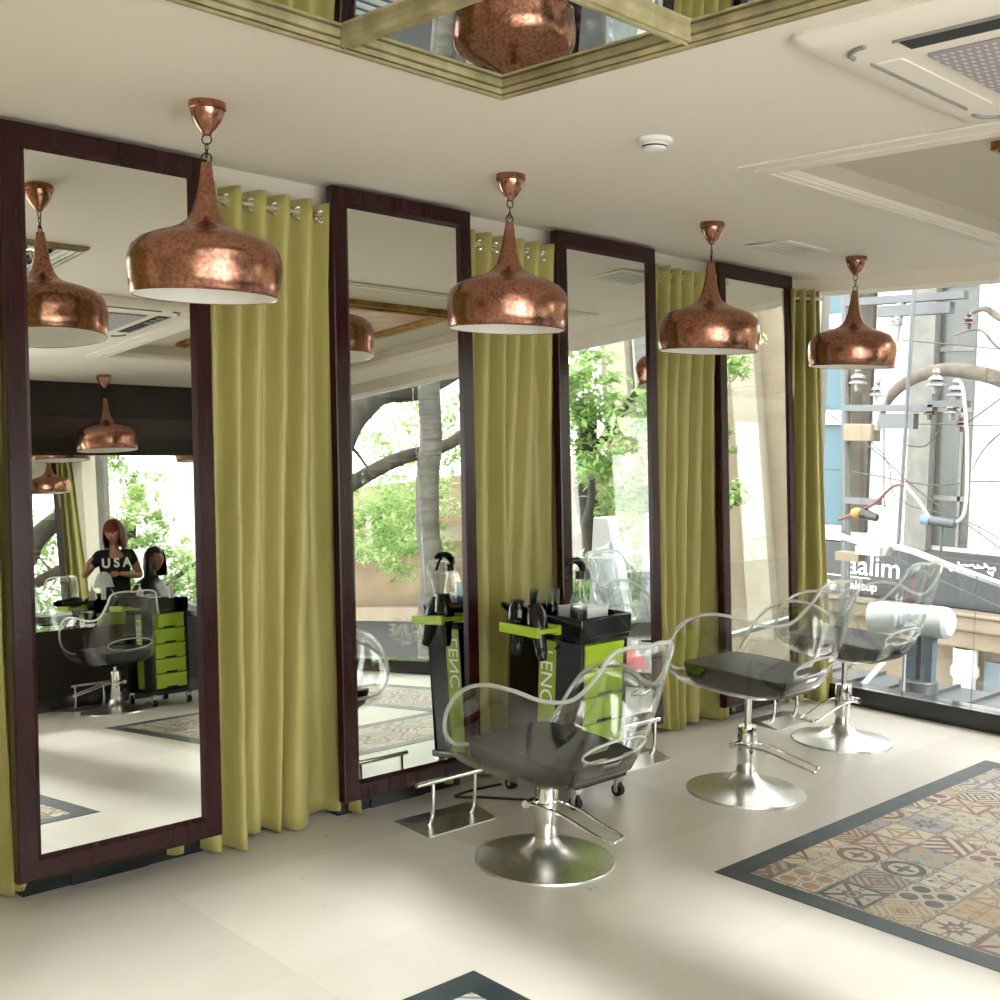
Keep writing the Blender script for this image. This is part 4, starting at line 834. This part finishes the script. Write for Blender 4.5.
# stylist: standing, facing the long mirror
st=thing('person','red haired stylist in black USA t-shirt standing with a pale cap in hand','person',(5.20,-.26,0),2.78)
B={}; E=[]
B['pel']=((0,0,.90),.135,.10); B['wai']=((0,.005,1.03),.115,.085); B['che']=((0,.01,1.19),.14,.10); B['nb']=((0,0,1.315),.07,.06); B['nk']=((0,.012,1.36),.046,.05); B['hd']=((0,.02,1.46),.05,.055)
E+=chain('pel','wai','che','nb','nk','hd')
RW=(.285,.20,1.15); LW=(-.02,.225,1.10)
for s,k,el,wr in ((1,'r',(.29,.0,1.09),RW),(-1,'l',(-.235,.03,1.06),LW)):
    B[k+'sh']=((s*.155,0,1.275),.055,.055); B[k+'ua']=(tuple((Vector((s*.155,0,1.275))+Vector(el))/2),.045,.045); B[k+'el']=(el,.036,.036); B[k+'fa']=(tuple((Vector(el)*.55+Vector(wr)*.45)),.034,.034); B[k+'wr']=(wr,.022,.026)
    E+=[('che',k+'sh')]+chain(k+'sh',k+'ua',k+'el',k+'fa',k+'wr')
    B[k+'hp']=((s*.085,0,.84),.095,.095); B[k+'th']=((s*.092,.01,.66),.078,.08); B[k+'kn']=((s*.095,.015,.47),.054,.056); B[k+'ca']=((s*.095,-.01,.32),.05,.055); B[k+'an']=((s*.095,-.015,.085),.033,.036); B[k+'ft']=((s*.10,.06,.04),.035,.03); B[k+'to']=((s*.105,.15,.028),.03,.022)
    E+=[('pel',k+'hp')]+chain(k+'hp',k+'th',k+'kn',k+'ca',k+'an',k+'ft',k+'to')
bm_=skin_body('b',B,E,None)
hm,T=head_mesh((0,.045,1.505),.235,-.42,-.2)
hs=[]
for sd,w,d,pn,cu in ((1,RW,(-.15,.35,.55),(-.9,.2,0),.35),(-1,LW,(.9,.25,-.05),(0,.3,-1),.3)):
    V,Ed=hand(sd,w,d,pn,cu); hs.append(skin_body('h',V,Ed,None,sub=1))
merge_remesh('body',[bm_,tomesh(hm)]+hs,'skin',st)
face_bits(T,st); hair(T,'hair_auburn',st,.70,-.16,1.06,3)
B2={k:B[k] for k in ('pel','wai','che','nb')}; g=lambda k,f:(B[k][0],B[k][1]*f,B[k][2]*f)
sv={'che':((0,.01,1.19),.158,.118),'wai':((0,.005,1.03),.145,.112),'hem':((0,0,.90),.155,.122),'nb':((0,.0,1.325),.085,.07)}
sv['low']=((0,0,.82),.15,.12); ee=chain('low','hem','wai','che','nb')
sv={'low':sv['low'],'hem':sv['hem'],'wai':sv['wai'],'che':sv['che'],'nb':sv['nb']}
for s,k in ((1,'r'),(-1,'l')):
    a=Vector(B[k+'sh'][0]); c=Vector(B[k+'el'][0]); sv[k+'s']=(tuple(a),.070,.070); sv[k+'u']=(tuple(a*.45+c*.55),.062,.062); ee+=[('che',k+'s'),(k+'s',k+'u')]
sh=cloth('t_shirt',skin_body('t',sv,ee,None),'black_cotton',st)
text('lettering','U S A',.125,'white_print',(.135,.148,1.165),(-1,0,0),(0,0,1),sh,.006,.92,'LEFT',.004)
tv={'pel':((0,0,.90),.15,.115)}; ee=[]
for s,k in ((1,'r'),(-1,'l')):
    for q,f in (('hp',1.14),('th',1.14),('kn',1.2),('ca',1.2),('an',1.5)): tv[k+q]=g(k+q,f)
    ee+=[('pel',k+'hp')]+chain(k+'hp',k+'th',k+'kn',k+'ca',k+'an')
cloth('trousers',skin_body('t',tv,ee,None),'denim',st)
for s in(1,-1): b=MB(); b.sphere((s*.102,.06,.045),(.05,.135,.045),16,10); b.build('shoe','black_rubber',st)
# pale cap she holds
t=thing('shower_cap','pale grey green cap held by the standing stylist','cap',(4.95,-.53,.985)); t.scale=(.75,.75,.8); vs=[];fs=[]
b=MB(); b.rings([[((.11*r)*cos(2*PI*j/28),(.10*r)*sin(2*PI*j/28),z+.008*sin(j*1.7)*(r>.9)) for j in range(28)] for r,z in ((1.06,0),(1.05,.02),(1.0,.05),(.9,.10),(.72,.14),(.4,.17),(.05,.18))],True,True); b.build('cap_dome','cap_cloth',t)
b=MB(); b.tube([(.117*cos(2*PI*j/30),.107*sin(2*PI*j/30),.004*sin(j*2)) for j in range(30)],.009,6,True); b.build('elastic_band','cap_cloth',t)
# client: seated in a black cape
cl=thing('person','dark haired client seated in a shiny black salon cape','person',(5.61,-.41,0),math.radians(-125))
B={'pel':((0,-.10,.585),.15,.12),'wai':((0,-.13,.72),.13,.10),'che':((0,-.13,.88),.145,.105),'nb':((0,-.12,1.0),.07,.06),'nk':((0,-.10,1.06),.047,.05),'hd':((0,-.08,1.15),.05,.055)}; E=chain('pel','wai','che','nb','nk','hd')
wr={}
for s,k in ((1,'r'),(-1,'l')):
    B[k+'sh']=((s*.16,-.13,.965),.056,.056); B[k+'ua']=((s*.20,-.10,.86),.046,.046); B[k+'el']=((s*.205,-.04,.735),.038,.038); B[k+'fa']=((s*.185,.08,.715),.034,.034); B[k+'wr']=((s*.12,.20,.70),.023,.026); wr[s]=B[k+'wr'][0]
    E+=[('che',k+'sh')]+chain(k+'sh',k+'ua',k+'el',k+'fa',k+'wr')
    B[k+'hp']=((s*.095,-.04,.575),.095,.09); B[k+'th']=((s*.11,.16,.58),.08,.078); B[k+'kn']=((s*.115,.36,.57),.06,.058); B[k+'ca']=((s*.11,.38,.36),.052,.055); B[k+'an']=((s*.105,.37,.09),.034,.036); B[k+'ft']=((s*.11,.45,.045),.035,.032); B[k+'to']=((s*.115,.54,.03),.03,.022)
    E+=[('pel',k+'hp')]+chain(k+'hp',k+'th',k+'kn',k+'ca',k+'an',k+'ft',k+'to')
hm,T=head_mesh((0,-.055,1.215),.232,-.75,.02); hs=[]
for s in (1,-1):
    V,Ed=hand(s,wr[s],(-s*.25,.95,-.1),(0,-.1,-1),.25); hs.append(skin_body('h',V,Ed,None,sub=1))
merge_remesh('body',[skin_body('b',B,E,None),tomesh(hm)]+hs,'skin_deep',cl); face_bits(T,cl); hair(T,'hair_black',cl,.72,-.5,1.04,9)
# cape: from neck out over shoulders and knees
rg=[]; N_=48
for k,(z,rx,ry,cy) in enumerate([(1.055,.06,.06,-.10),(1.03,.085,.08,-.105),(.995,.17,.115,-.12),(.93,.26,.165,-.11),(.85,.325,.21,-.10),(.75,.35,.29,.0),(.685,.31,.37,.09),(.60,.315,.41,.10),(.48,.32,.43,.10),(.40,.325,.435,.10)]):
    rg.append([(rx*cos(2*PI*j/N_)*(1+.05*sin(j*1.6)*(k/9)),cy+ry*sin(2*PI*j/N_)*(1+.05*sin(j*1.6+1)*(k/9)),z+.01*sin(j*.9)*(k/9)) for j in range(N_)])
MB().rings(rg,True,False).build('salon_cape','black_cape',cl,solid=.005,angle=180)
b=MB(); b.tube([(.067*cos(2*PI*j/24),-.10+.066*sin(2*PI*j/24),1.055) for j in range(24)],.007,8,True); b.build('cape_collar','black_cape',cl)
tv={'pel':((0,-.10,.585),.16,.13)}; ee=[]
g=lambda k,f:(B[k][0],B[k][1]*f,B[k][2]*f)
for k in 'rl':
    for q,f in (('hp',1.12),('th',1.12),('kn',1.15),('ca',1.18),('an',1.4)): tv[k+q]=g(k+q,f)
    ee+=[('pel',k+'hp')]+chain(k+'hp',k+'th',k+'kn',k+'ca',k+'an')
cloth('trousers',skin_body('t',tv,ee,None),'denim',cl)
for s in(1,-1): b=MB(); b.sphere((s*.113,.45,.045),(.05,.135,.045),16,10); b.build('shoe','black_rubber',cl)
# ------------------------------------------------------------------ light
w=bpy.data.worlds.new('World'); SC.world=w; w.use_nodes=True; nt=w.node_tree; bg=nt.nodes['Background']
bg.inputs[0].default_value=(1.0,.987,.968,1); bg.inputs[1].default_value=2.7
sd=bpy.data.lights.new('sun','SUN'); sd.energy=2.3; sd.color=(1,.995,.985); sd.angle=math.radians(4.5)
so=bpy.data.objects.new('sun',sd); COL.objects.link(so); dv=Vector((.02,.88,-.455)).normalized(); so.rotation_euler=dv.to_track_quat('-Z','Y').to_euler(); so.location=(0,-20,12)
SC.view_settings.view_transform='Standard'; SC.view_settings.look='None'; SC.view_settings.gamma=1; SC.view_settings.exposure=1.85; SC.view_settings.use_curve_mapping=False
cy=SC.cycles; cy.max_bounces=14; cy.diffuse_bounces=5; cy.glossy_bounces=8; cy.transmission_bounces=8; cy.transparent_max_bounces=40; cy.sample_clamp_indirect=6; cy.blur_glossy=.6; cy.use_denoising=True
